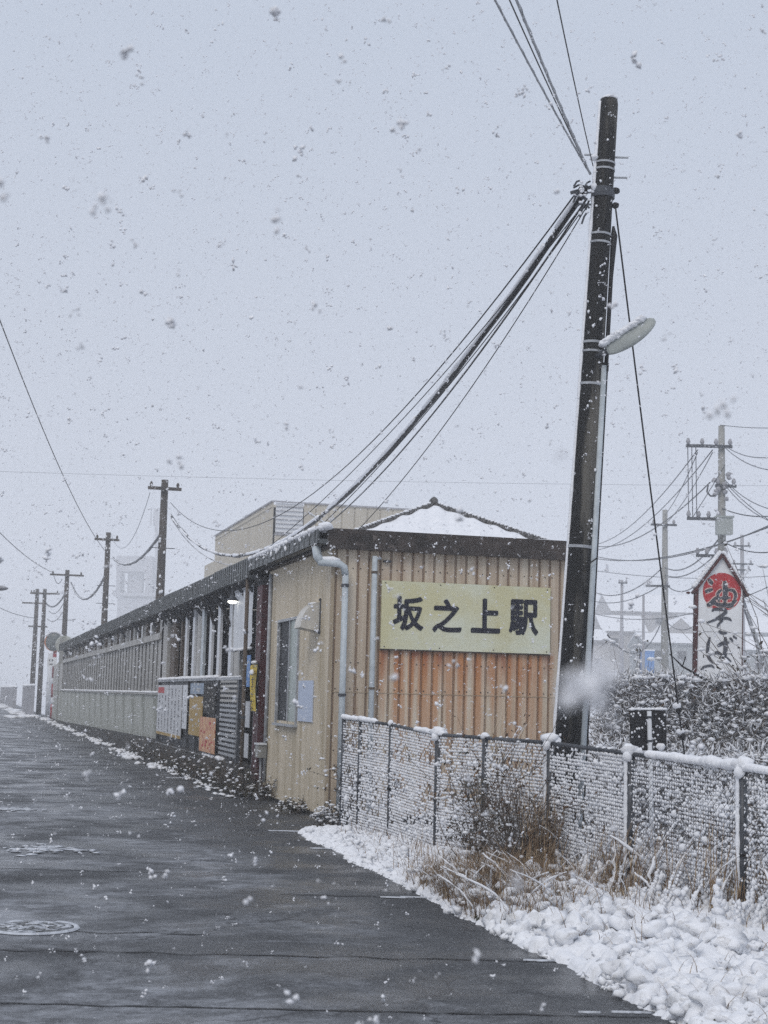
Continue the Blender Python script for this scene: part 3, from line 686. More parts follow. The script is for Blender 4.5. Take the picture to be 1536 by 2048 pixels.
def marks_w(t, h, H_):
    MB().box(-.012, -.009, h * .42, h * .95, H_ * .84, H_ * .96).build('red_square', redink, t)
    MB().box(-.012, -.009, -h, h, 0, H_ * .055).build('yellow_band', ochre, t)
    g = MB()
    for i in range(7):
        y = h * .84 - i * h * .27; z = H_ * (.80 if i < 3 else .93)
        while z > H_ * .10:
            k = rnd.uniform(.02, .07); 
            if rnd.random() < .8: g.box(-.0105, -.0085, y - rnd.uniform(.05, .13), y + rnd.uniform(.02, .06), z - k, z)
            z -= k + rnd.uniform(.01, .03)
    g.build('print', ink, t); MB().box(-.012, -.009, -.03, .0, H_ * .06, H_).build('fold', ink, t)
def marks_g(m_):
    def f(t, h, H_):
        g = MB()
        for i in range(16):
            y = rnd.uniform(-h * .8, h * .7); z = rnd.uniform(.1, .9) * H_; g.box(-.0105, -.0085, y, y + rnd.uniform(.05, .25) * h, z, z + rnd.uniform(.015, .05))
        g.build('print', m_, t)
    return f
poster('notice_board', 12.75, 16.9, .62, 1.76, paper_w, 'large white notice with a red square and yellow lower band', marks=marks_w, cat='notice')
poster('narrow_notice', 11.95, 12.6, .85, 1.76, white_m, 'narrow white notice strip right of the large white notice', marks=marks_g(ink), cat='notice')
poster('blue_notice', 9.75, 11.5, 1.58, 1.79, blueprint_, 'blue-grey notice above the ochre poster', marks=marks_g(paper_w), cat='notice')
poster('ochre_poster', 9.75, 11.5, .76, 1.53, ochre, 'ochre yellow poster on the dark fence', x=-.17, marks=marks_g(paper_w))
poster('orange_poster', 8.0, 9.85, .50, 1.15, orange, 'orange and red poster lower right of the ochre one', x=-.19, marks=marks_g(redink))
poster('dark_poster', 8.2, 9.6, 1.22, 1.76, stone_m, 'black faded poster above the orange one', x=-.17, marks=marks_g(slatgrey))
poster('blue_sticker', 5.45, 5.9, 1.72, 2.25, bluep, 'small blue and white sign beside the brown post', x=-.05, marks=marks_g(white_m), cat='sign')
poster('white_tag', 5.35, 5.75, 1.05, 1.48, paper_w, 'small white paper tag left of the brown post, upper', x=-.05, cat='notice')
poster('white_tag', 5.4, 5.85, .55, .95, paper_w, 'small white paper tag left of the brown post, lower', x=-.05, cat='notice')
p = thing('brown_post', 'thin grey-brown post in front of the shelter entrance', 'post', Lw(-.20, 5.16, 0), ANG)
MB().tube([(0, 0, 0), (0, 0, 3.5)], .035, 10).build('shaft', brownwood, p, smooth=True); MB().tube([(0, 0, 1.2), (0, 0, 1.24)], .043, 10).build('band', darksteel, p)
MB().tube([(0, 0, 2.6), (0, 0, 2.63)], .043, 10).build('band', darksteel, p)
p = thing('red_post', 'square dark red post standing behind the yellow banner', 'post', Lw(-.02, 4.60, 0), ANG)
MB().box(-.08, .06, -.24, .20, 0, 3.35).build('shaft', maroon, p); MB().box(-.10, .08, -.27, .23, 0, .08).build('foot', stone_m, p)
g = MB()
for _ in range(16): g.blob((-.085, rnd.uniform(-.22, .18), rnd.uniform(.1, 3.2)), .01, .02, .025, amp=.5)
g.build('snow_specks', snow, p, smooth=True)
t = thing('yellow_banner', 'narrow yellow banner with dark lettering tied to the dark red post', 'banner', Lw(-.14, 4.62, 1.33), ANG)
g = MB(); W2 = .33
for i in range(9):
    z = i / 8 * .74
    for k in range(5): g.v.append((-.02 * math.sin(k * 1.3 + i * .4), -W2 / 2 * 1.6 + k * W2 * .4 * 1.0, z + .01 * math.sin(k)))
for i in range(8):
    for k in range(4): a = i * 5 + k; g.f.append((a, a + 1, a + 6, a + 5))
g.build('cloth', yellow, t, smooth=True); MB().bar((0, -.27, .755), (0, .17, .755), .02).build('top_rod', darksteel, t)
g = MB()
for k in range(6): z = .66 - k * .115; g.box(-.034, -.030, -.14, .06, z - .05, z - .035); g.box(-.034, -.030, -.05, -.02, z - .075, z); g.box(-.034, -.030, -.12, .03, z - .09, z - .08)
g.build('lettering', paint_black, t); g = MB(); g.blob((-.04, -.02, .62), .04, .12, .05, amp=.4, det=2); g.blob((-.01, -.05, .78), .05, .18, .03, det=2); g.build('snow', snow, t, smooth=True)
t = thing('meter_box', 'small pale box low on the wall at the hut corner by the red post', 'box', Lw(-.08, 4.12, .62), ANG)
MB().box(-.07, .06, -.14, .14, 0, .20).build('case', paleconc, t); MB().box(-.085, .06, -.16, .16, .20, .225).build('lid', white_m, t); MB().tube([(0, 0, -.6), (0, 0, 0)], .02, 6).build('pipe', steel, t)

# ------------------------------------------------------------------ vegetation helpers
def blade(g, p, ang, h, lean, w, segs=4, droop=.0):
    d = Vector((math.cos(ang), math.sin(ang), 0)); q = Vector((-d.y, d.x, 0)); o = len(g.v)
    for i in range(segs + 1):
        t = i / segs; c = Vector(p) + d * (lean * h * t ** 1.7) + Vector((0, 0, h * (t - droop * t * t)))
        ww = w * (1 - t * .85) / 2; g.v += [tuple(c - q * ww), tuple(c + q * ww)]
    for i in range(segs): a = o + 2 * i; g.f.append((a, a + 1, a + 3, a + 2))
def snowblade(g, p, ang, h, lean, r, droop=.2):
    d = Vector((math.cos(ang), math.sin(ang), 0)); pts = []; rs = []; r *= .72; n_ = 9
    for i in range(n_):
        t = .2 + .8 * i / (n_ - 1); pts.append(Vector(p) + d * (lean * h * t ** 1.7) + Vector((rnd.gauss(0, r * .5), rnd.gauss(0, r * .5), h * (t - droop * t * t) + r * .5)))
        rs.append(r * rnd.choice((.25, .7, 1.0, 1.3, .9)) * (1 if i < n_ - 2 else .6))
    g.tube(pts, rs, 6)
def leafq(g, c, s):
    a = Vector((rnd.gauss(0, 1), rnd.gauss(0, 1), rnd.gauss(0, 1))).normalized(); b = a.orthogonal().normalized(); k = a.cross(b)
    c = Vector(c); g.add([c - b * s, c + k * s * .5, c + b * s, c - k * s * .5], [(0, 1, 2, 3)])
def twig(g, p, d, L_, r, depth=0, kids=2):
    p = Vector(p); d = Vector(d).normalized(); pts = [p]
    for i in range(3): d = (d + Vector((rnd.gauss(0, .16), rnd.gauss(0, .16), rnd.gauss(0, .12)))).normalized(); pts.append(pts[-1] + d * L_ / 3)
    g.tube(pts, [r, r * .8, r * .6, r * .4], 4, cap=False)
    ends = [pts[-1]]
    if depth > 0:
        for _ in range(kids):
            k = rnd.choice((1, 2, 3)); nd = (d + Vector((rnd.gauss(0, .7), rnd.gauss(0, .7), rnd.gauss(.1, .5)))).normalized()
            ends += twig(g, pts[k], nd, L_ * rnd.uniform(.5, .8), r * .55, depth - 1, kids)
    return ends + pts[1:]

# verge grass around the fence
gg, sn = MB(), MB()
for _ in range(5000):
    y = rnd.uniform(-12.6, -2.1); fx = fence_lx(y); d = rnd.gauss(.10, .26); x = fx + d
    if x < edge_x(y) + .35: continue
    dens = .5 + .5 * noise.noise(Vector((y * .8, 4, 0))) + (.35 if -9 < y < -5.2 else 0)
    if y > -5.6: dens *= .12
    if rnd.random() > dens + .12: continue
    front = .42 if d < -.02 else 1.0
    z = bank_h(x - edge_x(y), y) + .01; h = rnd.uniform(.12, .50) * front * (1.25 if -8.5 < y < -4.8 else .95); a = rnd.gauss(2.4, 1.6)
    blade(gg, (x, y, z), a, h, rnd.uniform(.15, .8), rnd.uniform(.005, .011), 4, rnd.uniform(0, .35))
    if rnd.random() < .16: snowblade(sn, (x, y, z), a, h, rnd.uniform(.2, .9), rnd.uniform(.005, .017))
for _ in range(520):      # grass poking out of the snow towards the road
    y = rnd.uniform(-13.4, -3.5); x = edge_x(y) + rnd.uniform(.12, 1.3); z = bank_h(x - edge_x(y), y) + .02
    blade(gg, (x, y, z), rnd.uniform(0, 6.28), rnd.uniform(.10, .28), rnd.uniform(.3, 1.4), rnd.uniform(.004, .008), 4, rnd.uniform(.1, .6))
for _ in range(3600):     # drooping brown clump that reaches the road
    y = rnd.gauss(-7.9, .62); x = edge_x(y) + abs(rnd.gauss(.40, .42)) + .02; z = bank_h(x - edge_x(y), y) + .02
    blade(gg, (x, y, z), rnd.gauss(3.0, 2.0), rnd.uniform(.12, .46), rnd.uniform(.2, 1.3), rnd.uniform(.004, .008), 5, rnd.uniform(.1, .6))
    if rnd.random() < .02: snowblade(sn, (x, y, z), rnd.gauss(3.3, 1.1), rnd.uniform(.16, .40), rnd.uniform(.4, 1.2), rnd.uniform(.006, .014))
for _ in range(130):      # fingers of snow packed onto bent stalks at the fence foot
    y = rnd.choice((rnd.uniform(-12.6, -6.6), rnd.gauss(-9.2, .8))); x = fence_lx(y) - rnd.uniform(-.02, .45); z = bank_h(x - edge_x(y), y); hh_ = rnd.uniform(.06, .30); lx_ = rnd.gauss(.35, .35); r = rnd.uniform(.014, .034)
    for k in range(13):
        t_ = k / 12; q = r * (1.25 - .6 * t_) * rnd.uniform(.7, 1.2); sn.blob((x + lx_ * hh_ * t_ + rnd.gauss(0, r * .3), y + rnd.gauss(0, r * .3), z + hh_ * t_), q, q, q * 1.2, amp=.8)
for _ in range(420):      # clumps caught in the brown grass
    y = rnd.gauss(-7.9, .7); x = edge_x(y) + abs(rnd.gauss(.45, .45)) + .05; r = rnd.uniform(.012, .04); sn.blob((x, y, bank_h(x - edge_x(y), y) + rnd.uniform(.0, .16)), r * 1.4, r * 1.3, r * .8, amp=1)
for _ in range(150):      # tall orange-brown grass leaning up against the middle fence post
    q = Vector((rnd.gauss(1.48, .10), rnd.gauss(13.45, .12), .03)); lx_, ly_ = to_local(q); blade(gg, (lx_, ly_, .03), rnd.gauss(.9, 1.0), rnd.uniform(.5, 1.0), rnd.uniform(.05, .45), rnd.uniform(.008, .014), 5, rnd.uniform(0, .2))
dk = MB()  # dark leaf quads added to stand for shaded gaps between the clumps
for _ in range(900):
    y = rnd.uniform(-13.4, -6.2); x = edge_x(y) + abs(rnd.gauss(.0, .35)) + .02
    c = (x, y, bank_h(x - edge_x(y), y) + rnd.uniform(-.01, .05))
    if noise.noise(Vector((y * 1.5, x * 2, 3))) > .05: leafq(dk, c, rnd.uniform(.012, .04))
o = dk.build('gap_shade_leaves', leaf_m); o.location = C0; o.rotation_euler = (0, 0, ANG); tag(o, 'dark leaf flecks added as shaded gaps in the heaped snow at the road edge', 'leaves', kind='stuff')
for (yy_, hh_) in ((-9.3, .75), (-10.4, .7), (-9.9, .62), (-8.3, .6), (-10.9, .6), (-7.9, .6)):    # tall tufts weighed down by snow
    for _ in range(5):
        y = yy_ + rnd.gauss(0, .20); x = fence_lx(y) - rnd.uniform(.02, .28); z = bank_h(x - edge_x(y), y)
        snowblade(sn, (x, y, z), rnd.gauss(.3, .7), hh_ * rnd.uniform(.5, 1), rnd.uniform(.15, .9), rnd.uniform(.009, .022), .2)
        for _ in range(14): blade(gg, (x + rnd.gauss(0, .03), y, z), rnd.gauss(.3, .7), hh_ * rnd.uniform(.5, 1), rnd.uniform(.15, .7), .010)

for o in (gg.build('dry_grass', grass_m), ):
    o.location = C0; o.rotation_euler = (0, 0, ANG); tag(o, 'dry brown grass growing through the fence and the snowy verge', 'grass', kind='stuff')
o = sn.build('snow_on_grass', snow, smooth=True); o.location = C0; o.rotation_euler = (0, 0, ANG); tag(o, 'snow clinging to the bent grass blades of the verge', 'snow', kind='stuff')
def shrub(name, label, loc, h, spread, nst, leaves, snows, cat='shrub', stem_r=.007, leaf=.022, tint=leaf_m, lean=(0, 0)):
    t = thing(name, label, cat, loc); st, lf, sw = MB(), MB(), MB(); tips = []
    for _ in range(nst):
        a = rnd.uniform(0, 6.28); tips += twig(st, (rnd.gauss(0, spread * .12), rnd.gauss(0, spread * .12), 0), (math.cos(a) * spread + lean[0], math.sin(a) * spread + lean[1], 1), h * rnd.uniform(.5, .85), stem_r, 1, 3)
    for _ in range(leaves):
        c = rnd.choice(tips); leafq(lf, (c.x + rnd.gauss(0, leaf), c.y + rnd.gauss(0, leaf), c.z + rnd.gauss(0, leaf)), leaf * rnd.uniform(.6, 1.3))
    for _ in range(snows):
        c = rnd.choice(tips); r = leaf * rnd.uniform(.4, 1.1); sw.blob((c.x + rnd.gauss(0, leaf * .6), c.y + rnd.gauss(0, leaf * .6), c.z + leaf * .5), r * 1.3, r * 1.3, r * .7, amp=.5)
    st.build('stems', twig_m, t, smooth=True)
    if leaves: lf.build('leaves', tint, t, kind='stuff')
    if snows: sw.build('snow', snow, t, smooth=True, kind='stuff')
    return t
brown_leaf = mat('brown_leaves', (.085, .05, .032), (.045, .03, .022), 9, .7, c3=(.20, .12, .06), s3=12, lo3=.5, hi3=.62)
shrub('dead_shrub', 'dark brown leafless shrub leaning on the chain link fence', (1.27, 13.75, .05), 1.15, .6, 64, 700, 70, tint=brown_leaf, lean=(.1, 0))
shrub('dead_shrub', 'low dark shrub with snowy tips left of the brown shrub', (.95, 14.5, .08), .65, .75, 20, 240, 90, lean=(-.25, 0))
shrub('dead_shrub', 'small evergreen sprig hanging on the fence post by the brown shrub', (1.04, 14.85, .55), .40, .4, 14, 200, 60)
shrub('weed_clump', 'dark leafy weed clump at the foot of the hut side wall', Lw(-.16, 3.55, 0), .36, .9, 26, 500, 90)
shrub('weed_clump', 'dark weed clump with snow at the near corner of the hut', Lw(-.14, 1.1, 0), .22, 1.0, 22, 320, 90)
shrub('weed_clump', 'snowy dark weeds on the road edge where the fence begins', Lw(-.12, -.85, 0), .26, .9, 20, 220, 170)
shrub('climbing_weed', 'dark climbing weed beside the first fence post and downpipe', Lw(.02, -1.35, .05), .95, .16, 14, 340, 130)
shrub('climbing_weed', 'snowy weed stalk on the second fence post', Lw(.28, -2.2, .08), .70, .12, 8, 110, 110)
t = thing('tall_grass', 'tall pale grass plumes arching before the rusty cladding', 'grass', (1.12, 16.2, .1)); g = MB()
for _ in range(46): blade(g, (rnd.gauss(0, .16), rnd.gauss(0, .1), 0), rnd.gauss(.2, .9), rnd.uniform(1.2, 1.75), rnd.uniform(.1, .38), .014, 7, rnd.uniform(.0, .22))
g.build('blades', palegrass, t, kind='stuff'); g = MB()
for _ in range(2): snowblade(g, (rnd.gauss(0, .14), rnd.gauss(0, .1), 0), rnd.gauss(.2, .8), rnd.uniform(1.2, 1.7), rnd.uniform(.1, .4), .007, .15)
g.build('snow', snow, t, smooth=True)
# weeds along the base strip
bl, bs, bt = MB(), MB(), MB()
for _ in range(3600):
    y = 3.9 + abs(rnd.gauss(0, 1)) * 8; x = -rnd.uniform(.12, .55); h = max(.03, .52 - abs(x + .2) * .6) * max(.2, 1 - y / 60)
    c = (x, y, rnd.uniform(.0, h)); leafq(bl, c, rnd.uniform(.012, .032))
    if rnd.random() < .035: bs.blob((x - .04, y, c[2] + .03), rnd.uniform(.015, .05), rnd.uniform(.02, .09), rnd.uniform(.01, .025), amp=.5)
for _ in range(260):
    y = 4 + abs(rnd.gauss(0, 1)) * 9; twig(bt, (-rnd.uniform(.15, .4), y, .05), (rnd.gauss(-.4, .5), rnd.gauss(0, .6), 1), rnd.uniform(.2, .5), .006, 1, 2)
for o, lab, cat in ((bl.build('bramble', leaf_m), 'dark brambles under the notice fence and along the wall foot', 'bramble'), (bt.build('bare_weed_stems', twig_m), 'thin bare weed stems along the foot of the long wall', 'weeds')):
    o.location = C0; o.rotation_euler = (0, 0, ANG); tag(o, lab, cat, kind='stuff')
for i in range(420):
    y = rnd.uniform(13, 66); x = edge_x(y) + rnd.gauss(.0, .13); r = rnd.uniform(.03, .10); 
    if noise.noise(Vector((y * .35, 2, 0))) < -.12: continue
    bs.blob((x, y, .02), r * 1.2, r * 2.6, r * .55, amp=.5, det=1)
for i in range(60): y = rnd.uniform(4, 14); bs.blob((edge_x(y) + rnd.gauss(.02, .08), y, .02), .05, .14, .02, amp=.5)
o = bs.build('gutter_snow', snow, smooth=True); o.location = C0; o.rotation_euler = (0, 0, ANG); tag(o, 'broken line of snow along the foot of the long wall', 'snow', kind='stuff')

# ------------------------------------------------------------------ chain link fence
cf = thing('chain_link_fence', 'snow-laden chain link fence with dark steel posts on the verge', 'fence', (FP[0][0], FP[0][1], 0))
O0 = Vector((FP[0][0], FP[0][1], 0))
def fp(i, z=None): a = FP[i]; return Vector((a[0], a[1], a[2] if z is None else z)) - O0
for i in range(len(FP)):
    p = fp(i); b = fp(i, -.05); lx = -.012; r = .036 if i > 4 else (.030 if i > 2 else .024)
    po = MB().tube([b, p], r, 10).build('post', darksteel, cf, smooth=True)
    MB().tube([b.lerp(p, .47), b.lerp(p, .49)], r + .008, 10).build('clamp', black, po)
    if i >= 5:       # snow plastered on the windward side
        g = MB(); n_ = 34; g.tube([b.lerp(p, .12 + .88 * k / n_) + Vector((-r - .002, -.006, 0)) for k in range(n_ + 1)], [.013 + .011 * rnd.random() for _ in range(n_ + 1)], 6); g.build('windward_snow', snow, po, smooth=True)
    g = MB(); g.blob(p + Vector((-.005, 0, .02)), .045 if i > 2 else .035, .04, .035, amp=.3, det=2)
    if i in (3, 5, 6, 7, 8): g.blob(p + Vector((.0, 0, .035)), .075, .07, .05, amp=.7, det=2); g.blob(p + Vector((.05, -.01, .01)), .05, .05, .04, amp=.8, det=2); g.blob(p + Vector((-.03, -.02, -.02)), .04, .04, .05, amp=.3, det=2)
    g.build('snow_cap', snow, po, smooth=True)
for i in range(len(FP) - 1):
    a, b = fp(i), fp(i + 1); d = b - a; L_ = Vector((d.x, d.y, 0)).length
    ro = MB().tube([a, b], .019, 8).build('top_rail', darksteel, cf, smooth=True)
    g = MB()
    runs = {2: [(.55, 1.0)], 3: [(0, .1)], 6: [(.18, 1.0)], 7: [(0, .22)], 1: [(0, .5)], 0: [(.1, .9)], 8: [(.3, .9)]}.get(i, [])
    for t0, t1 in runs:
        big = .044 if i >= 6 else .034; n_ = max(4, int((t1 - t0) * L_ / .035))
        for k in range(n_):
            t = t0 + (t1 - t0) * k / (n_ - 1); q = a.lerp(b, t); s_ = big * (.75 + .5 * abs(noise.noise(Vector((t * 6, i, 0)))))
            g.blob(q + Vector((0, 0, s_ * .55)), s_ * 1.2, s_ * 1.2, s_, amp=.2, det=2)
    for _ in range(5): t = rnd.random(); g.blob(a.lerp(b, t) + Vector((0, 0, .02)), .02, .02, .012, amp=.4)
    if g.v: g.build('rail_snow', snow, ro, smooth=True)
    # mesh
    g, s_ = MB(), MB(); pitch = .060; nc = int(L_ / pitch); nr = int((a.z - .08) / (pitch / 2)); h = (a.z - .06) / nr
    def node(c, r):
        t = min(1, max(0, (c + (.5 if r % 2 else 0)) / nc)); top = a.z + (b.z - a.z) * t; off = .030 * noise.noise(Vector((c * .16, r * .12, i)))
        return Vector((a.x + d.x * t, a.y + d.y * t + off - .012, top - .02 - r * h))
    cover = [.75, .85, .9, 1.0, 1.0, .95, .82, .72, .7][i]
    for c in range(nc):
        for r in range(nr):
            p = node(c, r); q = node(c, r + 1); g.tube([p, q], .0021, 3, cap=False)
            p2 = node(c + 1, r) if r % 2 == 0 else node(c + 1, r); q2 = node(c, r + 1) if r % 2 == 0 else node(c + 1, r + 1)
            if c < nc - 1 or r % 2: 
                pa = node(c + (0 if r % 2 else 1), r); pb = node(c + (1 if r % 2 else 0), r + 1); g.tube([pa, pb], .0021, 3, cap=False)
            nz = noise.noise(Vector((c * .16 + i * 7, r * .10, 1))) + .25 * math.sin(r * .55 + c * .05)
            kk = cover + .62 * nz - .05 - (.30 if r < 3 else 0)
            for e0, e1 in ((p, q), (node(c + (0 if r % 2 else 1), r), node(c + (1 if r % 2 else 0), r + 1))):
                if rnd.random() < kk:
                    m_ = (e0 + e1) / 2; dd = (e1 - e0) * .5 * rnd.uniform(.7, 1.1); th = rnd.uniform(.009, .018) * (1.35 if 0 < i < 6 else 1.0); sd = Vector((.7, .3, .65)) * th
                    up_ = Vector((-.25, -.25, 1)).normalized() * th; sx = dd.cross(up_).normalized() * th * .8
                    m_ = m_ + Vector((-.001, -.004, .004))
                    s_.add([m_ - dd, m_ + dd, m_ + up_, m_ - up_ * .6, m_ + sx, m_ - sx], [(0, 2, 4), (0, 4, 3), (0, 3, 5), (0, 5, 2), (1, 4, 2), (1, 3, 4), (1, 5, 3), (1, 2, 5)])
    for _ in range(46):
        q = node(rnd.uniform(0, nc), rnd.randrange(2, nr)); r = rnd.uniform(.008, .024); s_.blob(q + Vector((0, -.008, 0)), r * rnd.uniform(1, 1.8), r, r * rnd.uniform(.8, 1.7), amp=.9)
    g.build('wire_mesh', darksteel, cf); s_.build('mesh_snow', snow, cf, smooth=True, kind='stuff')

# second line of old fence / hedge behind
def hedge(name, label, x0, x1, yc, depth, h, twigs, snows, leaves, seed, cat='hedge', lseg=.22):
    t = thing(name, label, cat, ((x0 + x1) / 2, yc, 0)); cx = (x0 + x1) / 2
    st, sw, lf = MB(), MB(), MB()
    def hh(x): return h * (1 + .10 * noise.noise(Vector((x * .9, seed, 0))) + .03 * noise.noise(Vector((x * 4, seed, 0))))
    for _ in range(twigs):
        x = rnd.uniform(x0, x1); y = rnd.uniform(-depth / 2, depth / 2); z = rnd.uniform(0, 1) ** .8 * hh(x); d = Vector((rnd.gauss(0, .8), rnd.gauss(0, .5), rnd.gauss(.35, .7))).normalized(); L_ = lseg * rnd.uniform(.5, 1.6)
        a = Vector((x - cx, y, z)); m_ = a + d * L_ * .5 + Vector((rnd.gauss(0, .02), 0, rnd.gauss(0, .02))); st.tube([a, m_, a + d * L_], [.004, .0035, .002], 3, cap=False)
        if rnd.random() < snows:
            r = rnd.uniform(.006, .019); dd = d * L_ * .45; upv = Vector((0, 0, r)); sx = Vector((r, r * .3, 0)); m2 = m_ + Vector((0, -.003, .008))
            sw.add([m2 - dd, m2 + dd, m2 + upv, m2 - upv * .5, m2 + sx, m2 - sx], [(0, 2, 4), (0, 4, 3), (0, 3, 5), (0, 5, 2), (1, 4, 2), (1, 3, 4), (1, 5, 3), (1, 2, 5)])
    for _ in range(leaves):
        x = rnd.uniform(x0, x1); leafq(lf, (x - cx, rnd.uniform(-depth / 2, depth / 2), rnd.uniform(0, hh(x))), rnd.uniform(.02, .045))
    for _ in range(int((x1 - x0) * 26)):
        x = rnd.uniform(x0, x1); r = rnd.uniform(.02, .055); sw.blob((x - cx, rnd.uniform(-depth / 2, depth * .2), hh(x) - .01), r * 1.8, r * 1.5, r * .7, amp=.4)
    for _ in range(int((x1 - x0) * h * 110)):
        x = rnd.uniform(x0, x1); r = rnd.uniform(.012, .04); sw.blob((x - cx, -depth / 2 + rnd.uniform(-.05, .2), rnd.uniform(.1, 1) * hh(x)), r * 1.3, r, r * .7, amp=.5)
    st.build('twigs', twig_m, t, smooth=True, kind='stuff'); sw.build('snow', snow, t, smooth=True, kind='stuff'); lf.build('leaves', brown_leaf, t, kind='stuff')
    return t
hedge('hedge', 'tall tangled hedge with snowy flat top behind the chain link fence', 2.95, 9.0, 20.4, .6, 1.93, 19000, .9, 1500, 3, lseg=.15)
hedge('thicket', 'low snowy thicket between the chain link fence and the tall hedge', 2.6, 8.0, 17.6, 1.6, 1.05, 13000, .95, 600, 9, cat='bushes', lseg=.15)
hedge('thicket', 'thorny scrub directly behind the nearest fence bays', 2.9, 6.5, 13.9, 1.6, .75, 8000, .95, 500, 12, cat='bushes', lseg=.13)
MB_ = None
# black board on a white post
t = thing('square_board', 'black square board on a white post behind the fence', 'sign', (2.79, 15.5, 0)); t.rotation_euler = (0, -.025, 0)
MB().box(-.185, .185, -.012, .012, 1.13, 1.54).build('board', black, t); MB().tube([(.01, -.035, -.03), (.01, -.035, 1.53)], .024, 10).build('post', white_m, t, smooth=True)
for z in (1.22, 1.46): MB().box(-.02, .04, -.062, -.012, z, z + .02).build('clamp', darksteel, t)
g = MB(); lumps(g, [(-.18, 0, 1.55), (.18, 0, 1.55)], .022, 16, .6)
for _ in range(26): g.blob((rnd.uniform(-.17, .17), -.016, rnd.uniform(1.15, 1.52)), .012, .006, .014, amp=.6)
g.blob((.12, -.02, 1.17), .05, .02, .04, amp=.4, det=2); g.build('snow', snow, t, smooth=True)

# ------------------------------------------------------------------ near pole
PB = Vector((1.83, 15.2, 0)); PT = Vector((2.27, 15.2, 7.93)); pd = (PT - PB)
pole = thing('telegraph_pole', 'tall wet concrete telegraph pole beside the station sign, leaning right', 'pole', PB, 0)
def pp(z, dx=0., dy=0.): return pd * (z / 7.93) + Vector((dx, dy, 0))
def pr(z): return .150 - .052 * z / 7.93
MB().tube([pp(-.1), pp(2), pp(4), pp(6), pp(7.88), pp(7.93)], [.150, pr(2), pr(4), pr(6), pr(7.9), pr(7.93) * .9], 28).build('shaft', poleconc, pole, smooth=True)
for py_, w_ in ((327, .02), (340, .02), (470, .022), (487, .022), (687, .025), (705, .022), (770, .025), (1095, .03)):
    z = at(1180, py_, 15.2).z; MB().tube([pp(z - w_ / 2), pp(z + w_ / 2)], pr(z) + .008, 24).build('steel_band', steel, pole, smooth=False)
g = MB(); g.tube([pp(6.85), pp(6.95)], pr(6.9) + .02, 20); g.build('clamp_collar', darksteel, pole)
for z, sgn in ((7.30, 1), (7.08, 1), (7.32, -1), (6.78, -1)):
    o_ = MB().tube([pp(z, sgn * pr(z)), pp(z, sgn * (pr(z) + .14 if sgn > 0 else pr(z) + .12))], .011, 6).build('step_bolt', steel, pole)
for z in (6.93, 6.77): MB().blob(pp(z, pr(z) + .03, -.02), .04, .035, .035, amp=.3, det=2).build('insulator', black, pole, smooth=True)
g = MB(); g.tube([pp(6.55, .13), pp(6.45, .145), pp(6.0, .140), pp(3, .165), pp(.0, .195)], [.012, .035, .022, .024, .026], 8); g.build('black_cable', black, pole, smooth=True)
g = MB(); g.tube([pp(5.05, .115, -.05), pp(0, .160, -.06)], .033, 12); g.build('conduit', pipe_m, pole, smooth=True)
MB().tube([pp(5.0, .125, -.02), pp(5.08, .125, -.02)], .05, 10).build('conduit_cap', black, pole, smooth=True)
g = MB(); g.tube([pp(2.9, -.03, -.13), pp(3.05, .16, -.13)], .008, 6); g.build('tie_wire', black, pole)
# snow on the windward (left) side
g = MB(); n_ = 120
g.tube([pp(.5 + 7.40 * k / n_, -pr(.5 + 7.4 * k / n_) * .96, -.025) for k in range(n_ + 1)], [.019 + .016 * abs(noise.noise(Vector((k * .22, 0, 0)))) for k in range(n_ + 1)], 6)
g.blob(pp(7.94), .10, .10, .03, det=2, amp=.15)
for _ in range(60): z = rnd.uniform(1, 7.8); a = rnd.uniform(-2.9, -.3); r = pr(z) + .002; q = rnd.uniform(.3, 1.2); g.blob(pp(z, math.cos(a) * r, math.sin(a) * r), .013 * q, .008, .016 * q, amp=.9)
g.blob(pp(7.28, -.12, -.03), .05, .05, .04, amp=.4, det=2); g.blob(pp(6.95, -.10, -.05), .04, .04, .05, amp=.4, det=2)
g.build('windward_snow', snow, pole, smooth=True)
# cable clamps cluster on the left
g = MB()
for _ in range(16):
    c = pp(rnd.uniform(6.62, 7.02), -rnd.uniform(.12, .26), -.05); e_ = c + Vector((rnd.gauss(-.05, .05), rnd.gauss(0, .02), rnd.gauss(-.05, .08))); g.tube([c, (c + e_) / 2 + Vector((0, 0, .02)), e_], .011, 5)
g.bar(pp(6.98, -.10), pp(6.90, -.34), .03); g.build('cable_clamps', darksteel, pole)
g = MB()
for _ in range(14): g.blob(pp(rnd.uniform(6.65, 7.15), -rnd.uniform(.10, .28), -.07), .022, .018, .014, amp=.5)
g.build('clamp_snow', snow, pole, smooth=True)
# street lamp on the pole
t = thing('street_lamp', 'pale oval street lamp head fixed to the right of the near pole', 'street lamp', (2.24, 15.02, 5.17))
A = Vector((0, 0, 0)); B = Vector((.46, -.16, .30)); ax = (B - A).normalized(); sd = Vector((.20, -.50, -.85)); sd = (sd - ax * sd.dot(ax)).normalized(); nn = ax.cross(sd)
g = MB(); n1, n2 = 18, 16; L_ = (B - A).length
for i in range(n1 + 1):
    t_ = i / n1; wv = .125 * (math.sin(math.pi * (t_ * .94 + .05)) ** .45); tv = .050 * (math.sin(math.pi * (t_ * .94 + .05)) ** .5)
    for k in range(n2): a = 2 * math.pi * k / n2; c = A + ax * (L_ * t_) + sd * (wv * math.cos(a)) + nn * (tv * math.sin(a)); g.v.append(tuple(c))
for i in range(n1):
    for k in range(n2): a = i * n2 + k; b = i * n2 + (k + 1) % n2; g.f.append((a, b, b + n2, a + n2))
g.f.append(tuple(range(n2))); g.f.append(tuple(n1 * n2 + k for k in range(n2)))
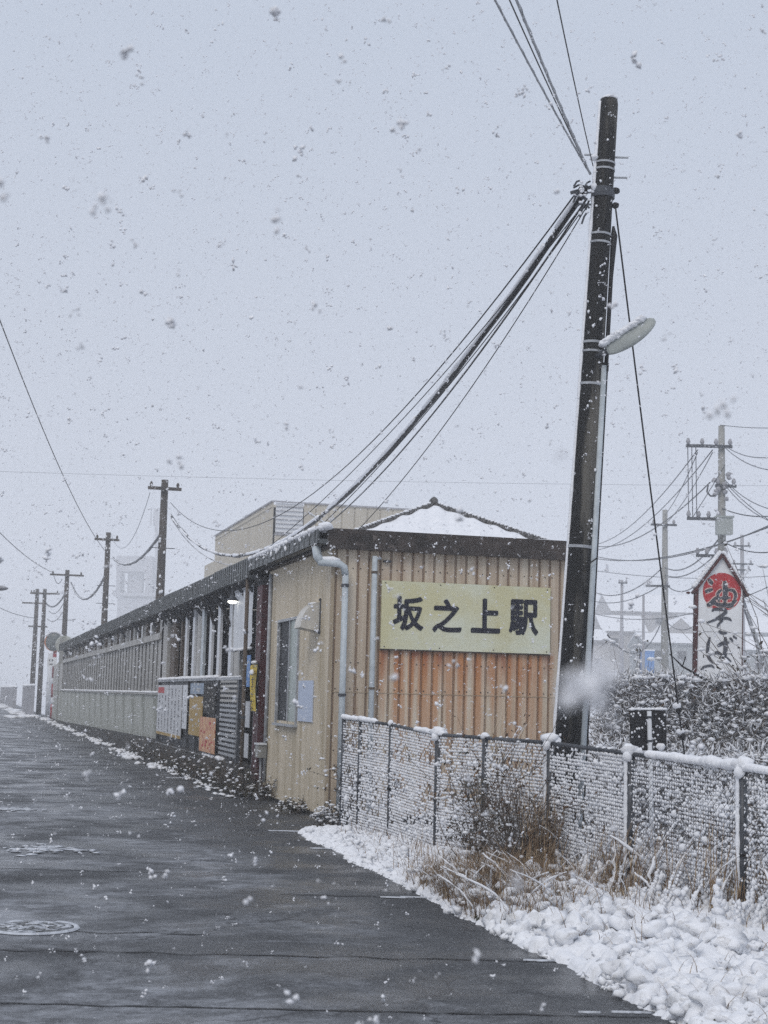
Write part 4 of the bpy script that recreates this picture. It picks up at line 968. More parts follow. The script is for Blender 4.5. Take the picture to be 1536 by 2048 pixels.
recalc(g.build('casing', lamp_m, t, smooth=True)); g = MB(); g.tube([(-.12, .12, -.05), (-.03, .02, -.01), (.05, -.01, .03)], .03, 8); g.build('arm', darksteel, t, smooth=True)
g = MB()
for k in range(14): t_ = .02 + .06 * k; c = A + ax * (L_ * t_) + Vector((-.02, .02, .075)); g.blob(c + Vector((-.02, 0, .0)), .055, .09, .035, amp=.5, det=2)
g.build('snow', snow, t, smooth=True)

# ------------------------------------------------------------------ wires
def wire(name, label, a, b, sag, r, m_=black, n=40, snowr=0, group='overhead wires', cat='wire', spiral=False):
    a, b = Vector(a), Vector(b); pts = [(a.lerp(b, i / n) - Vector((0, 0, 4 * sag * (i / n) * (1 - i / n)))) - a for i in range(n + 1)]
    t = thing(name, label, cat, a, 0, group)
    if r > .035 and snowr: pts = [p + Vector((0, 0, .012 * math.sin(i * 1.3))) for i, p in enumerate(pts)]
    MB().tube(pts, r, 6).build('strand', m_, t, smooth=True)
    if spiral:
        g = MB(); m3 = n * 8; ps = []
        for i in range(m3 + 1):
            f_ = i / m3; c = a.lerp(b, f_) - Vector((0, 0, 4 * sag * f_ * (1 - f_))) - a; q = i * .9; ps.append(c + Vector((math.cos(q) * r * 1.1, 0, math.sin(q) * r * 1.1)))
        g.tube(ps, r * .35, 4, cap=False); g.build('spiral_binding', steel, t, smooth=True)
    if snowr:
        g = MB(); m2 = n * 3; prev = None
        seg = []
        for i in range(m2 + 1):
            f_ = i / m2; c = a.lerp(b, f_) - Vector((0, 0, 4 * sag * f_ * (1 - f_))) - a + Vector((-.75 * r, -.3 * r, r * .6))
            if noise.noise(Vector((f_ * 60, r * 90, 0))) > -.30: seg.append((c, snowr * (.6 + .8 * abs(noise.noise(Vector((f_ * 160, 2, 0)))))))
            else:
                if len(seg) > 1: g.tube([s[0] for s in seg], [s[1] for s in seg], 5)
                seg = []
        if len(seg) > 1: g.tube([s[0] for s in seg], [s[1] for s in seg], 5)
        if snowr > .04:
            for i in range(420):
                f_ = rnd.random(); c = a.lerp(b, f_) - Vector((0, 0, 4 * sag * f_ * (1 - f_))) - a; q = rnd.uniform(.6, 1.3) * r
                g.blob(c + Vector((-.5 * r, -.5 * r, rnd.uniform(.0, .9) * r)), q * .55, q * .8, q * .5, amp=.6)
        g.build('snow', snow, t, smooth=True)
    return t
def onx(px, py, xl):           # point of the photo lying on the vertical plane local x = xl
    r = fw + rt * ((px - 768) / F) + up * ((1024 - py) / F); o_ = Vector((0, 0, EYE)); k = (C0 + Fv * xl - o_).dot(Fv) / r.dot(Fv); return o_ + r * k
main = at(1170, 382, 15.15); p1 = onx(341, 1030, 1.2)
wire('cable', 'thick black snow-topped cable from the near pole down over the hut roof', main, p1, 2.38, .036, n=60, snowr=.041, group='overhead cables', cat='cable')
wire('cable', 'thinner line just above the thick snow-topped cable', at(1160, 375, 15.15), onx(341, 1005, 1.2), 2.02, .009, group='overhead wires')
wire('cable', 'line hanging just under the thick cable between the same poles', at(1172, 400, 15.15), onx(342, 1036, 1.2), 2.52, .011, snowr=.008, n=60)
for (a, b, sg_, lab) in ((at(1170, 405, 15.15), Lw(-.1, 4.2, 3.9), .25, 'drop wire ending at the left eave of the hut'),
                     (at(1172, 410, 15.15), Lw(.0, 1.2, 3.88), .20, 'drop wire ending on the snowy near edge of the hut roof'),
                     (at(1174, 412, 15.15), Lw(.75, 2.5, 3.86), .28, 'rightmost drop wire, ending in the middle of the hut roof')):
    wire('drop_wire', lab, a, b, sg_, .006)
for px_, r_, lab, sp_ in ((990, .009, 'leftmost overhead wire running up out of the picture from the near pole', True), (1019, .006, 'thin overhead wire between the two twisted ones above the near pole', False), (1033, .012, 'thick twisted overhead wire running up from the near pole', True)):
    q = at(px_, 0, 10.6); a = at(1180, 348, 15.12); end = a + (q - a) * 5.5; end.z = 7.3
    s_ = (a.z + (end.z - a.z) / 5.5 - q.z) / (4 * (1 / 5.5) * (1 - 1 / 5.5)); wire('overhead_wire', lab, a, end, s_, r_, steel if sp_ else black, n=50, spiral=sp_)
a = at(1186, 332, 15.12); q = at(1114, 0, 10.6); end = a + (q - a) * 5.5; end.z = 7.4; s_ = (a.z + (end.z - a.z) / 5.5 - q.z) / (4 * (1 / 5.5) * (1 - 1 / 5.5))
wire('overhead_wire', 'lone steep overhead wire on the right, leaving the pole top', a, end, s_, .006, black)
# guy wire
gA = at(1231, 415, 15.15); gB = at(1358, 1420, 16.6)
t = wire('guy_wire', 'straight guy wire slanting from the near pole down behind the fence', gA, gB + (gB - gA) * .16, .05, .009, cat='wire', group='guy wires')
for f_ in (1.0, 1.055): q = gA.lerp(gB, f_) - gA; MB().blob(q, .035, .03, .045, amp=.3, det=2).build('turnbuckle', black, t, smooth=True); MB().blob(q + Vector((-.02, 0, .045)), .05, .04, .035, amp=.4, det=2).build('snow', snow, t, smooth=True)

# ------------------------------------------------------------------ line of poles behind the platform wall
def far_pole(loc, top, r, arms, label, m_=farpole, steps=(), lean=.0, name='telegraph_pole', group='poles along the railway'):
    t = thing(name, label, 'pole', (loc[0], loc[1], 0), ANG, group); k = lean
    MB().tube([(0, 0, -.2), (k * top * .5, 0, top * .5), (k * top, 0, top)], [r * 1.25, r * 1.1, r * .85], 12).build('shaft', m_, t, smooth=True)
    for z, x0, x1, ins in arms:
        ao = MB().box(x0, x1, -r - .08, -r, z - .05, z + .05).build('crossarm', m_, t)
        for xi in ins: MB().tube([(xi, -r - .04, z + .05), (xi, -r - .04, z + .12), (xi, -r - .04, z + .2)], [.03, .055, .03], 8).build('insulator', m_, ao, smooth=True)
    for z in steps: MB().bar((-r - .28, 0, z), (r + .28, 0, z), .025).build('step_bolt', darksteel, t)
    g = MB()
    for _ in range(14): z = rnd.uniform(top * .3, top); a_ = rnd.uniform(-2.6, -.5); g.blob((math.cos(a_) * r + k * z, math.sin(a_) * r * 1.1, z), .04, .03, .06, amp=.6)
    g.build('snow', snow, t, smooth=True); return t
q1 = onx(330, 960, 1.2); q2 = onx(217, 1065, 1.2); q3 = at(135, 1140, 84); q4 = at(90, 1178, 98); q5 = at(75, 1178, 104)
far_pole(q1, q1.z, .13, [(q1.z - .30, -.55, .52, (-.45, .4))], 'nearest brown crossarm pole rising behind the platform wall', steps=(q1.z - 2.2,))
far_pole(q2, q2.z, .13, [(q2.z - .34, -.62, .48, (-.5, .38))], 'second brown crossarm pole behind the platform wall', steps=(q2.z - 2.4, q2.z - 3.2), lean=0)
far_pole(q3, q3.z, .14, [(q3.z - .30, -.95, .90, (-.8, .75))], 'third brown pole with a wide crossarm near the wall end', steps=(q3.z - 2.8,))
far_pole(q4, q4.z, .14, [(q4.z - .30, -.9, .95, (-.7, .8))], 'right one of the two close far poles')
far_pole(q5, q5.z, .15, [(q5.z - .32, -.5, .9, (-.4,)), (q5.z - 1.0, -1.0, .5, ()), (q5.z - 2.6, -.5, .8, ())], 'left one of the two close far poles, with three short arms')
def P(x, y, Y): return at(x, y, Y)
wire('cable', 'snowy sagging cable between the two nearest far poles', onx(325, 1062, 1.2), onx(226, 1116, 1.2), .62, .045, darksteel, snowr=.03, group='cables between the railway poles', cat='cable')
wire('cable', 'sagging cable between the second and third far poles', onx(211, 1150, 1.2), P(142, 1166, 84), 1.0, .05, darksteel, snowr=.03, group='cables between the railway poles', cat='cable')
wire('cable', 'short sagging cable between the third pole and the pair beyond', P(130, 1188, 84), P(92, 1206, 98), .45, .05, darksteel, group='cables between the railway poles', cat='cable')
wire('wire', 'thin wire sagging from the nearest far pole top to the second', onx(300, 985, 1.2), onx(222, 1068, 1.2), 1.2, .012, steel)
wire('wire', 'long thin wire from the left edge down to the second far pole', P(-60, 480, 24), onx(213, 1105, 1.2), .6, .012)
wire('wire', 'thin wire from the left edge down to the third far pole', P(-80, 975, 50), P(108, 1146, 84), .4, .016)
wire('wire', 'faint low wire from the left edge to the far pole pair', P(-60, 1180, 85), P(68, 1236, 104), .3, .022)
wire('wire', 'very faint thin wire crossing the whole sky', P(-200, 936, 85), P(1750, 972, 85), .25, .011, steel)
for px0, py0, px1, py1 in ((128, 1205, 98, 1222), (128, 1220, 95, 1238), (108, 1152, 124, 1158)):
    wire('wire', 'upper loop wire right of the far pole pair' if py0 == 1205 else ('lower loop wire right of the far pole pair' if py0 == 1220 else 'tiny loop wire under the left arm of the third far pole'), P(px0, py0, 84), P(px1, py1, 90), .35, .018, group='loop wires at the third far pole')

# ------------------------------------------------------------------ mirrors, sign and posts at the far end
mb = at(103, 1440, 83); t = thing('traffic_mirror', 'round traffic mirror on a red and white pole at the wall end', 'traffic mirror', (mb.x, mb.y, 0))
for i, (z0, z1, m_) in enumerate(((0, .8, polered), (.8, 1.15, white_m), (1.15, 1.9, polered), (1.9, 2.2, white_m), (2.2, 3.9, polered))): MB().tube([(0, 0, z0), (0, 0, z1)], .10, 10).build('pole_section', m_, t, smooth=True)
g = MB(); n = 28; g.add([(.0, 0, 0)], []); c0 = (-.05, -.18, 4.18); g = MB()
for rr, yy_ in ((0.0, -.30), (.2, -.285), (.38, -.24), (.46, -.18)):
    g.v += [(c0[0] + rr * math.cos(2 * math.pi * k / n), yy_, c0[2] + rr * 1.1 * math.sin(2 * math.pi * k / n)) for k in range(n)]
for a in range(3):
    for k in range(n): g.f.append((a * n + k, a * n + (k + 1) % n, (a + 1) * n + (k + 1) % n, (a + 1) * n + k))
mir = mat('mirror_dark_reflection', (.16, .18, .18), (.09, .10, .10), 3, .25); g.build('mirror', mir, t, smooth=True)  # dark reflection is painted into the face colour
g = MB(); g.tube([(c0[0], -.18, c0[2]), (c0[0], -.02, c0[2])], .52, 28); g.build('rim', orangecap, t)
g = MB()
for k in range(9): a = math.radians(40 + k * 12.5); g.blob((c0[0] + .52 * math.cos(a), -.14, c0[2] + .54 * math.sin(a) + .02), .11, .12, .06, det=2)
g.build('snow', snow, t, smooth=True)
MB().box(-.36, .16, -.16, -.13, 2.85, 3.35).build('plate', signwhite, t)
g = MB(); g.prism([(-.30, 3.18), (-.20, 3.27), (-.20, 3.09)], 'y', -.168, -.162); g.prism([(-.12, 3.27), (-.02, 3.18), (-.12, 3.09)], 'y', -.168, -.162); g.box(-.24, -.06, -.168, -.162, 2.93, 2.99); recalc(g.build('arrow_marks', ink, t))
mb2 = at(134, 1442, 80); t = thing('traffic_mirror', 'grey-green back of a second traffic mirror on a pale post', 'traffic mirror', (mb2.x, mb2.y, 0))
MB().tube([(0, 0, 0), (0, 0, 4.2)], .07, 10).build('pole', paleconc, t, smooth=True); g = MB(); g.tube([(-.36, .0, 3.95), (-.36, .12, 3.95)], [.44, .50], 28); g.build('mirror_back', wallgreen, t)
g = MB(); g.tube([(-.36, .0, 2.75), (-.36, .12, 2.75)], [.36, .40], 24); g.build('mirror_back', wallgreen, t, label='lower mirror back')
t = thing('marker_post', 'short grey post with a snow cap at the wall foot', 'post', (at(147, 1441, 76).x, 76, 0)); MB().tube([(0, 0, 0), (0, 0, .75)], .05, 8).build('shaft', paleconc, t); MB().blob((0, 0, .78), .1, .1, .06).build('snow_cap', snow, t, smooth=True)
t = thing('white_post', 'tall white post left of the red and white mirror pole', 'post', (at(96, 1432, 86).x, 86, 0)); MB().tube([(0, 0, 0), (0, 0, 3.6)], .17, 10).build('shaft', white_m, t, smooth=True); MB().blob((0, 0, 3.62), .2, .2, .08).build('snow_cap', snow, t, smooth=True)
t = thing('concrete_wall', 'far low concrete wall topped with snow beyond the station', 'wall', Lw(0, 70, 0), ANG)
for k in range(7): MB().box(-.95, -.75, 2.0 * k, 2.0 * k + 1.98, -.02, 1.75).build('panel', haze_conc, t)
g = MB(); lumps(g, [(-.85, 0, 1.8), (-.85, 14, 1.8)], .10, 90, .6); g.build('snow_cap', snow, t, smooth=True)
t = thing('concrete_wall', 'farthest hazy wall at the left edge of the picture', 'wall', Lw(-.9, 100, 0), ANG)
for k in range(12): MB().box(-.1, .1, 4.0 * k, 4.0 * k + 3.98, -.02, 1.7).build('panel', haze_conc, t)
g = MB(); lumps(g, [(0, 0, 1.72), (0, 48, 1.72)], .12, 120, .6); g.build('snow_cap', snow, t, smooth=True)
g = MB()
for _ in range(120): y = rnd.uniform(66, 130); r = rnd.uniform(.08, .25); g.blob((-1.2 + rnd.gauss(0, .35) , y, .02), r * 1.6, r * 5, r * .5, amp=.5)
o = g.build('verge_snow', snow, smooth=True); o.location = C0; o.rotation_euler = (0, 0, ANG); tag(o, 'snow heaps at the foot of the far concrete walls', 'snow', kind='stuff')
t = thing('street_lamp', 'small grey lamp head poking in at the left edge', 'street lamp', at(-8, 1176, 45)); MB().blob((0, 0, 0), .38, .2, .085, amp=.1, det=3).build('casing', haze_conc, t, smooth=True); MB().tube([(-.3, 0, .02), (-1.4, 0, -.1), (-1.5, 0, -4.9)], .04, 8).build('arm', haze_conc, t, smooth=True)

# ------------------------------------------------------------------ big beige warehouse and hip-roofed house
wh = thing('warehouse', 'large flat-roofed beige clad building rising behind the station', 'building', C0, ANG)
g = MB()
def wall_ribs(x0, y0, x1, y1, z0, z1, p=.5):
    a = Vector((x0, y0, 0)); b = Vector((x1, y1, 0)); L_ = (b - a).length; d = (b - a) / L_; nrm = Vector((d.y, -d.x, 0)); n_ = int(L_ / p)
    for i in range(n_): s0 = a + d * (i * L_ / n_); s1 = a + d * ((i + 1) * L_ / n_ - .06); s2 = a + d * ((i + 1) * L_ / n_); o_ = len(g.v)
    pts = []
    for i in range(n_): pts += [a + d * (i * L_ / n_), a + d * ((i + .86) * L_ / n_), a + d * ((i + .90) * L_ / n_) - nrm * .05, a + d * ((i + .97) * L_ / n_) - nrm * .05]
    pts.append(b)
    for q in pts: g.v += [(q.x, q.y, z0), (q.x, q.y, z1)]
    o_ = len(g.v) - 2 * len(pts)
    for i in range(len(pts) - 1): g.f.append((o_ + 2 * i, o_ + 2 * i + 2, o_ + 2 * i + 3, o_ + 2 * i + 1))
WX0, WX1, WY_, WYb, WZ = 6.9, 13.6, 39.7, 54.2, 9.31
wall_ribs(WX0, WY_, WX0 + .12, WY_, 0, WZ, .12); wall_ribs(WX0 + .12, WY_, WX0 + 1.30, WY_, 0, 8.02, .5); wall_ribs(WX0 + 1.30, WY_, WX1, WY_, 0, WZ, .5)
g.build('front_cladding', ware_m, wh); g = MB(); wall_ribs(WX0, WYb, WX0, WY_, 0, WZ, .6); g.build('side_cladding', ware_m, wh)
g = MB(); wall_ribs(WX1, WY_, WX1, WYb, 0, WZ, 1.0); wall_ribs(WX1, WYb, WX0, WYb, 0, WZ, 1.0); g.build('rear_cladding', ware_m, wh)
MB().box(WX0 - .03, WX1 + .03, WY_ + .02, WYb + .03, WZ - .2, WZ - .1).build('roof', ware_m, wh)
MB().box(WX0 - .04, WX1 + .04, WY_ - .05, WY_ + .0, WZ, WZ + .06).build('parapet_cap', haze_conc, wh); MB().box(WX0 - .06, WX0, WY_, WYb, WZ, WZ + .06).build('parapet_cap', haze_conc, wh)
lv = MB().box(WX0 + .15, WX0 + 1.27, WY_ + .02, WY_ + .06, 8.05, WZ - .02).build('sky_white_panel', signwhite, wh)
for k in range(7): MB().box(WX0 + .15, WX0 + 1.27, WY_ - .03, WY_ + .015, 8.09 + k * .175, 8.110 + k * .175).build('slat', haze_conc, lv)
MB().box(WX0 + .12, WX0 + 1.30, WY_ - .03, WY_ + .16, 7.98, 8.05).build('sill', haze_conc, lv)
MB().bar((WX0 + 1.45, WY_ - .04, 9.0), (WX0 + 3.4, WY_ - .04, 7.9), .04).build('brace', white_m, wh)
MB().box(WX0 - .0, WX0 + 2.9, WYb + .03, WYb + 3.2, 0, 8.1).build('rear_annex', ware_m, wh)

hp = thing('tiled_house', 'house with a snow-covered pyramid tile roof behind the hut', 'house', (1.23, 38, 0))
pk = at(867, 1012, 38) - Vector((1.23, 38, 0)); fl = at(652, 1090, 34) - Vector((1.23, 38, 0)); fr = at(1098, 1090, 34) - Vector((1.23, 38, 0)); bl_, br_ = Vector((fl.x, 5, fl.z)), Vector((fr.x, 5, fr.z)); pb = pk + Vector((0, 1.5, 0))
MB().box(fl.x + .5, fr.x - .5, fl.y + .5, 4.5, 0, fl.z - .05).build('wall', housewall, hp)
g = MB(); g.add([fl, fr, pk, pb, bl_, br_], [(0, 1, 2), (1, 5, 3, 2), (5, 4, 3), (4, 0, 2, 3), (0, 4, 5, 1)]); recalc(g.build('roof', tile_m, hp))
def slope(a, b, c, n, name):
    g = MB(); idx = {}
    nrm = (Vector(b) - Vector(a)).cross(Vector(c) - Vector(a)).normalized(); nrm = nrm if nrm.z > 0 else -nrm
    for i in range(n + 1):
        for j in range(n + 1 - i):
            u_ = i / n; v_ = j / n; p = Vector(a) * (1 - u_ - v_) + Vector(b) * u_ + Vector(c) * v_; e_ = min(1, min(u_, v_, 1 - u_ - v_) * 14)
            idx[i, j] = len(g.v); g.v.append(tuple(p + nrm * (.02 + e_ * .09 + .02 * math.sin(p.x * 14) + .03 * noise.noise(p * 2.5))))
    for i in range(n):
        for j in range(n - i):
            g.f.append((idx[i, j], idx[i + 1, j], idx[i, j + 1]))
            if i + j < n - 1: g.f.append((idx[i + 1, j], idx[i + 1, j + 1], idx[i, j + 1]))
    recalc(g.build(name, snow, hp, smooth=True))
slope(fl, fr, pk, 70, 'roof_snow'); slope(fr, br_, pb, 20, 'roof_snow'); slope(bl_, fl, pk, 20, 'roof_snow')
for a, b in ((fl, pk), (fr, pk), (pk, pb)):
    g = MB(); d = b - a; n_ = max(4, int(d.length / .26))
    for k in range(n_): c = a + d * ((k + .5) / n_) + Vector((0, 0, .05)); g.tube([c - d.normalized() * .12, c + d.normalized() * .11], [.075, .062], 8)
    g.build('ridge', tile_m, hp)
    g = MB(); lumps(g, [a + Vector((.0, .0, .12)), b + Vector((0, 0, .12))], .04, n_ * 2, .5)
    g.build('ridge_snow', snow, hp, smooth=True)
MB().blob(pk + Vector((0, -.06, .10)), .12, .11, .12, amp=.3, det=2).build('ridge_cap', tile_m, hp, smooth=True)

# ------------------------------------------------------------------ hazy tower block on the left
tw = thing('tower_building', 'very hazy concrete tower building with open stair landings on the left', 'building', at(285, 1380, 400)); tw.location.z = 0
b0 = tw.location.copy()
def TP(px, py): q = at(px, py, 400) - b0; return q.x, q.z
def tbox(x0, y0, x1, y1, d0, d1, name, m_=haze_conc): a = TP(x0, y0); c = TP(x1, y1); return MB().box(min(a[0], c[0]), max(a[0], c[0]), d0, d1, min(a[1], c[1]), max(a[1], c[1])).build(name, m_, tw)
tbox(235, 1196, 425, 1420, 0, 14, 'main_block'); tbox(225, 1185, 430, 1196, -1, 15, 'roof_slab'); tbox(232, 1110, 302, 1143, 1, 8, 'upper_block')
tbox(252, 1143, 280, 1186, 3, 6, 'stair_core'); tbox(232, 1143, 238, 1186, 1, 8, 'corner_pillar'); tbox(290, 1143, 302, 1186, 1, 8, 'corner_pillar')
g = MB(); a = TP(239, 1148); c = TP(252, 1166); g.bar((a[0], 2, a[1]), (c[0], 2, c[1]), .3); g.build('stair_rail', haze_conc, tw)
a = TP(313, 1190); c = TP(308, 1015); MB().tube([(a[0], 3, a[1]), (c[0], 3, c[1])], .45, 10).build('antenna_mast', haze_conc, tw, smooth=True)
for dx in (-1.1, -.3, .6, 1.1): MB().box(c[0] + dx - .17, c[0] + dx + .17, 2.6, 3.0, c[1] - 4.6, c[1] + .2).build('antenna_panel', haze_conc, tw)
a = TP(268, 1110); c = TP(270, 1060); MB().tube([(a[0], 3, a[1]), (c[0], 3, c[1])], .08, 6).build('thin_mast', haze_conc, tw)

# ------------------------------------------------------------------ right background: houses, poles, noodle sign
def house(px0, px1, py_eave, py_ridge, Y_, depth, label, base=2.9, m_=housewall, gable='x', name='house'):
    Y_ *= 2.5; depth *= 2; base = terr((at(px0, 1380, Y_).x + at(px1, 1380, Y_).x) / 2, Y_)
    a = at(px0, py_eave, Y_); b = at(px1, py_eave, Y_); rz = at((px0 + px1) / 2, py_ridge, Y_ + depth / 2).z; cx = (a.x + b.x) / 2; w_ = (b.x - a.x) / 2; ez = a.z
    t = thing(name, label, 'house', (cx, Y_, base), rnd.uniform(-.05, .05)); ez -= base; rz -= base
    g = MB()
    if gable == 'x':      # ridge runs left-right
        MB().box(-w_ + .3, w_ - .3, .3, depth - .3, -2.5, ez).build('wall', m_, t)
        g.prism([(0, ez), (depth / 2, rz), (depth, ez), (depth, ez - .15), (0, ez - .15)], 'x', -w_, w_); recalc(g.build('roof', m_, t))
        g = MB(); g.prism([(-.1, ez + .03), (depth / 2, rz + .2), (depth + .1, ez + .03), (depth / 2, rz + .02)], 'x', -w_ - .05, w_ + .05); recalc(g.build('roof_snow', snow, t))
    else:
        MB().box(-w_ + .2, w_ - .2, .3, depth - .3, -2.5, ez).build('wall', m_, t); g.prism([(-w_, ez), (0, rz), (w_, ez), (w_, ez - .15), (-w_, ez - .15)], 'y', 0, depth); recalc(g.build('roof', m_, t))
        g = MB(); g.prism([(-w_ - .1, ez + .03), (0, rz + .22), (w_ + .1, ez + .03), (0, rz + .02)], 'y', -.03, depth); recalc(g.build('roof_snow', snow, t)); MB().prism([(-w_ + .2, ez - .1), (w_ - .2, ez - .1), (0, rz - .15)], 'y', .1, .2).build('gable', m_, t)
    for k in range(max(1, int(w_ / 1.6))):
        xk = -w_ + 1 + k * (2 * w_ - 2) / max(1, int(w_ / 1.6)); wo = MB().box(xk, xk + 1.1, .24, .30, ez - 1.9, ez - .8).build('window', haze_conc, t); MB().box(xk + .06, xk + 1.04, .22, .24, ez - 1.84, ez - .86).build('pane', glassdark, wo)
    return t
house(1222, 1400, 1222, 1192, 92, 9, 'broad far house with a wide snowy roof right of the near pole')
house(1205, 1296, 1262, 1234, 76, 7, 'mid-distance house with a snowy roof left of the grey utility pole')
house(1150, 1222, 1280, 1262, 66, 6, 'small low snowy roof right beside the near pole')
house(1332, 1392, 1264, 1243, 74, 7, 'little gabled snowy house left of the noodle sign', gable='y')
house(1290, 1420, 1285, 1270, 68, 7, 'long low grey building left of the noodle sign', m_=houseteal)
house(1385, 1640, 1262, 1236, 86, 9, 'far long snowy roof behind the noodle sign', m_=houseteal)
house(1490, 1600, 1300, 1278, 60, 7, 'snowy roofed shed behind the bare tree on the right', m_=houseteal)
bb = at(1296, 1345, 110); t = thing('blue_cabin', 'narrow bright blue cabin among the snowy bushes', 'cabin', (bb.x, 110, 2.9)); hB = at(1296, 1303, 110).z - 2.9
MB().box(-.46, .46, 0, .9, 0, hB).build('body', bluep, t); MB().box(-.5, .5, -.03, .93, hB, hB + .06).build('roof', bluep, t); MB().box(-.35, .35, -.02, 0, .1, hB - .15).build('door', bluep, t); MB().box(-.5, .5, -.03, .93, hB + .06, hB + .14).build('snow', snow, t)

def upole(px, py_top, Y_, r, label, arms, extra=None, name='utility_pole', m_=paleconc):
    q = at(px, py_top, Y_); t = thing(name, label, 'pole', (q.x, Y_, 0), 0, 'utility poles in the street beyond'); MB().tube([(0, 0, -.2), (0, 0, q.z)], [r * 1.5, r * .8], 12).build('shaft', m_, t, smooth=True)
    for px0, px1, py in arms:
        a = at(px0, py, Y_); b = at(px1, py, Y_); ao = MB().box(a.x - q.x, b.x - q.x, -r - .1, -r, a.z - .05, a.z + .05).build('crossarm', darksteel, t)
        n_ = 4 if px1 - px0 > 60 else 2
        for k in range(n_): xi = (a.x - q.x) + (b.x - a.x) * (k + .15) / (n_ - .7); MB().tube([(xi, -r - .05, a.z + .05), (xi, -r - .05, a.z + .14), (xi, -r - .05, a.z + .26)], [.04, .08, .04], 8).build('insulator', haze_conc, ao, smooth=True)
    if extra: extra(t, q)
    return t
def ex1(t, q):
    a = at(1441, 1055, 50); MB().box(-.26, .26, -.5, -.15, a.z - .28 , a.z + .28).build('transformer', lamp_m, t); MB().box(-.30, .30, -.53, -.12, a.z + .28, a.z + .34).build('transformer_lid', lamp_m, t)
    for px in (1373, 1381, 1389):
        u0 = at(px, 892, 50); u1 = at(px + 2, 1038, 50); MB().tube([(u0.x - q.x, -.2, u0.z), (u1.x - q.x, -.2, u1.z)], .015, 6).build('hanging_wire', darksteel, t)
    g = MB()
    for _ in range(10): c = at(1440 + rnd.uniform(-16, 16), 955 + rnd.uniform(-6, 45), 50) - Vector((q.x, 50, 0)); g.blob((c.x, -.2, c.z), .10, .1, .09, amp=.6)
    g.build('fittings', haze_conc, t, smooth=True)
    u0 = at(1420, 975, 49.6); pts = [at(x, y, 49.6) - Vector((q.x, 50, 0)) for x, y in ((1416, 970), (1414, 984), (1421, 992), (1432, 992))]; MB().tube(pts, .03, 6).build('cable_loop', darksteel, t, smooth=True)
upole(1443, 852, 50, .13, 'tall utility pole with a grey transformer behind the noodle sign', ((1370, 1462, 893), (1428, 1470, 973), (1372, 1438, 1038), (1390, 1452, 1112)), ex1)
upole(1330, 1020, 72, .15, 'grey utility pole with one crossarm left of the noodle sign', ((1300, 1352, 1050), (1290, 1338, 1172)))
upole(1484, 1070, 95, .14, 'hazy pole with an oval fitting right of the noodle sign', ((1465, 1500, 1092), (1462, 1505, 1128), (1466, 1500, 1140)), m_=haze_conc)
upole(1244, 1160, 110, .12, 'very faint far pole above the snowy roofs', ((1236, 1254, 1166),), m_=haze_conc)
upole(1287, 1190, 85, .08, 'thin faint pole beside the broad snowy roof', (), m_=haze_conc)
RW = [((1170, 1090, 90), (1395, 900, 50), .9, .02), ((1170, 1100, 90), (1425, 900, 50), 1.0, .02), ((1330, 1030, 72), (1395, 905, 50), .2, .018), ((1334, 1045, 72), (1425, 905, 50), .2, .018), ((1180, 1090, 85), (1420, 965, 50), .8, .025),
      ((1180, 1110, 85), (1640, 1000, 50), 1.0, .025), ((1180, 1115, 60), (1640, 1012, 30), .5, .016), ((1180, 1180, 90), (1330, 1130, 72), .8, .03), ((1330, 1135, 72), (1440, 1075, 50), .5, .03), ((1330, 1150, 72), (1440, 1100, 50), .4, .025),
      ((1180, 1200, 90), (1330, 1165, 72), .5, .025), ((1335, 1172, 72), (1436, 1120, 50), .6, .025), ((1448, 890, 50), (1640, 880, 30), .4, .014), ((1448, 893, 50), (1640, 930, 30), .4, .014), ((1450, 960, 50), (1640, 1020, 30), .4, .014),
      ((1450, 970, 50), (1640, 1060, 30), .4, .014), ((1460, 975, 50), (1640, 1080, 40), .3, .014), ((1385, 1035, 50), (1450, 930, 48), .02, .014), ((1180, 1225, 90), (1640, 1120, 60), 1.2, .022), ((1330, 1240, 72), (1420, 1220, 55), .6, .02),
      ((1180, 1140, 100), (1640, 1142, 90), .5, .02), ((1440, 1015, 50), (1640, 1000, 45), .4, .02), ((1215, 1270, 40), (1326, 1235, 60), .9, .02), ((1450, 1085, 50), (1640, 1060, 45), .5, .02), ((1440, 850, 50), (1640, 850, 45), .1, .012)]
RL = ['wire from the left end of the transformer pole top arm to the near pole', 'parallel wire from the middle of the transformer pole top arm toward the near pole', 'short steep wire from the top arm left end to the grey one-arm pole', 'second short steep wire between the top arm and the grey one-arm pole',
 'wire from the cable loop on the transformer pole sloping left to the near pole', 'dark wire passing behind the transformer and on past the near pole', 'darkest long wire crossing in front of both utility poles', 'wire sloping from the one-arm pole down left to the near pole at middle height', 'wire rising from the one-arm pole to the transformer underside', 'wire rising from the one-arm pole to the lowest crossarm',
 'low wire sloping left from the second arm of the one-arm pole', 'sagging wire from the second arm of the one-arm pole up to the lowest crossarm', 'upper wire leaving the transformer pole top to the right edge', 'lower wire leaving the transformer pole top to the right edge', 'upper of the wires falling right from the pole fittings', 'middle of the wires falling right from the pole fittings', 'lowest of the wires falling right from the pole fittings', 'short diagonal wire between the crossarms left of the transformer pole',
 'low long wire passing behind the noodle sign roof', 'short low wire running into the noodle sign frame post', 'thin level wire far behind the utility poles', 'wire from the transformer out to the right edge', 'looping snow-lined wire above the bushes left of the blue cabin', 'wire leaving right beside the noodle sign peak', 'thin topmost level wire from the transformer pole tip']
for k_, ((x0, y0_, Y0), (x1, y1_, Y1), s_, r_) in enumerate(RW): wire('wire', RL[k_], P(x0, y0_, Y0), P(x1, y1_, Y1), s_, r_, darksteel, n=24, group='grey wires strung on the right')

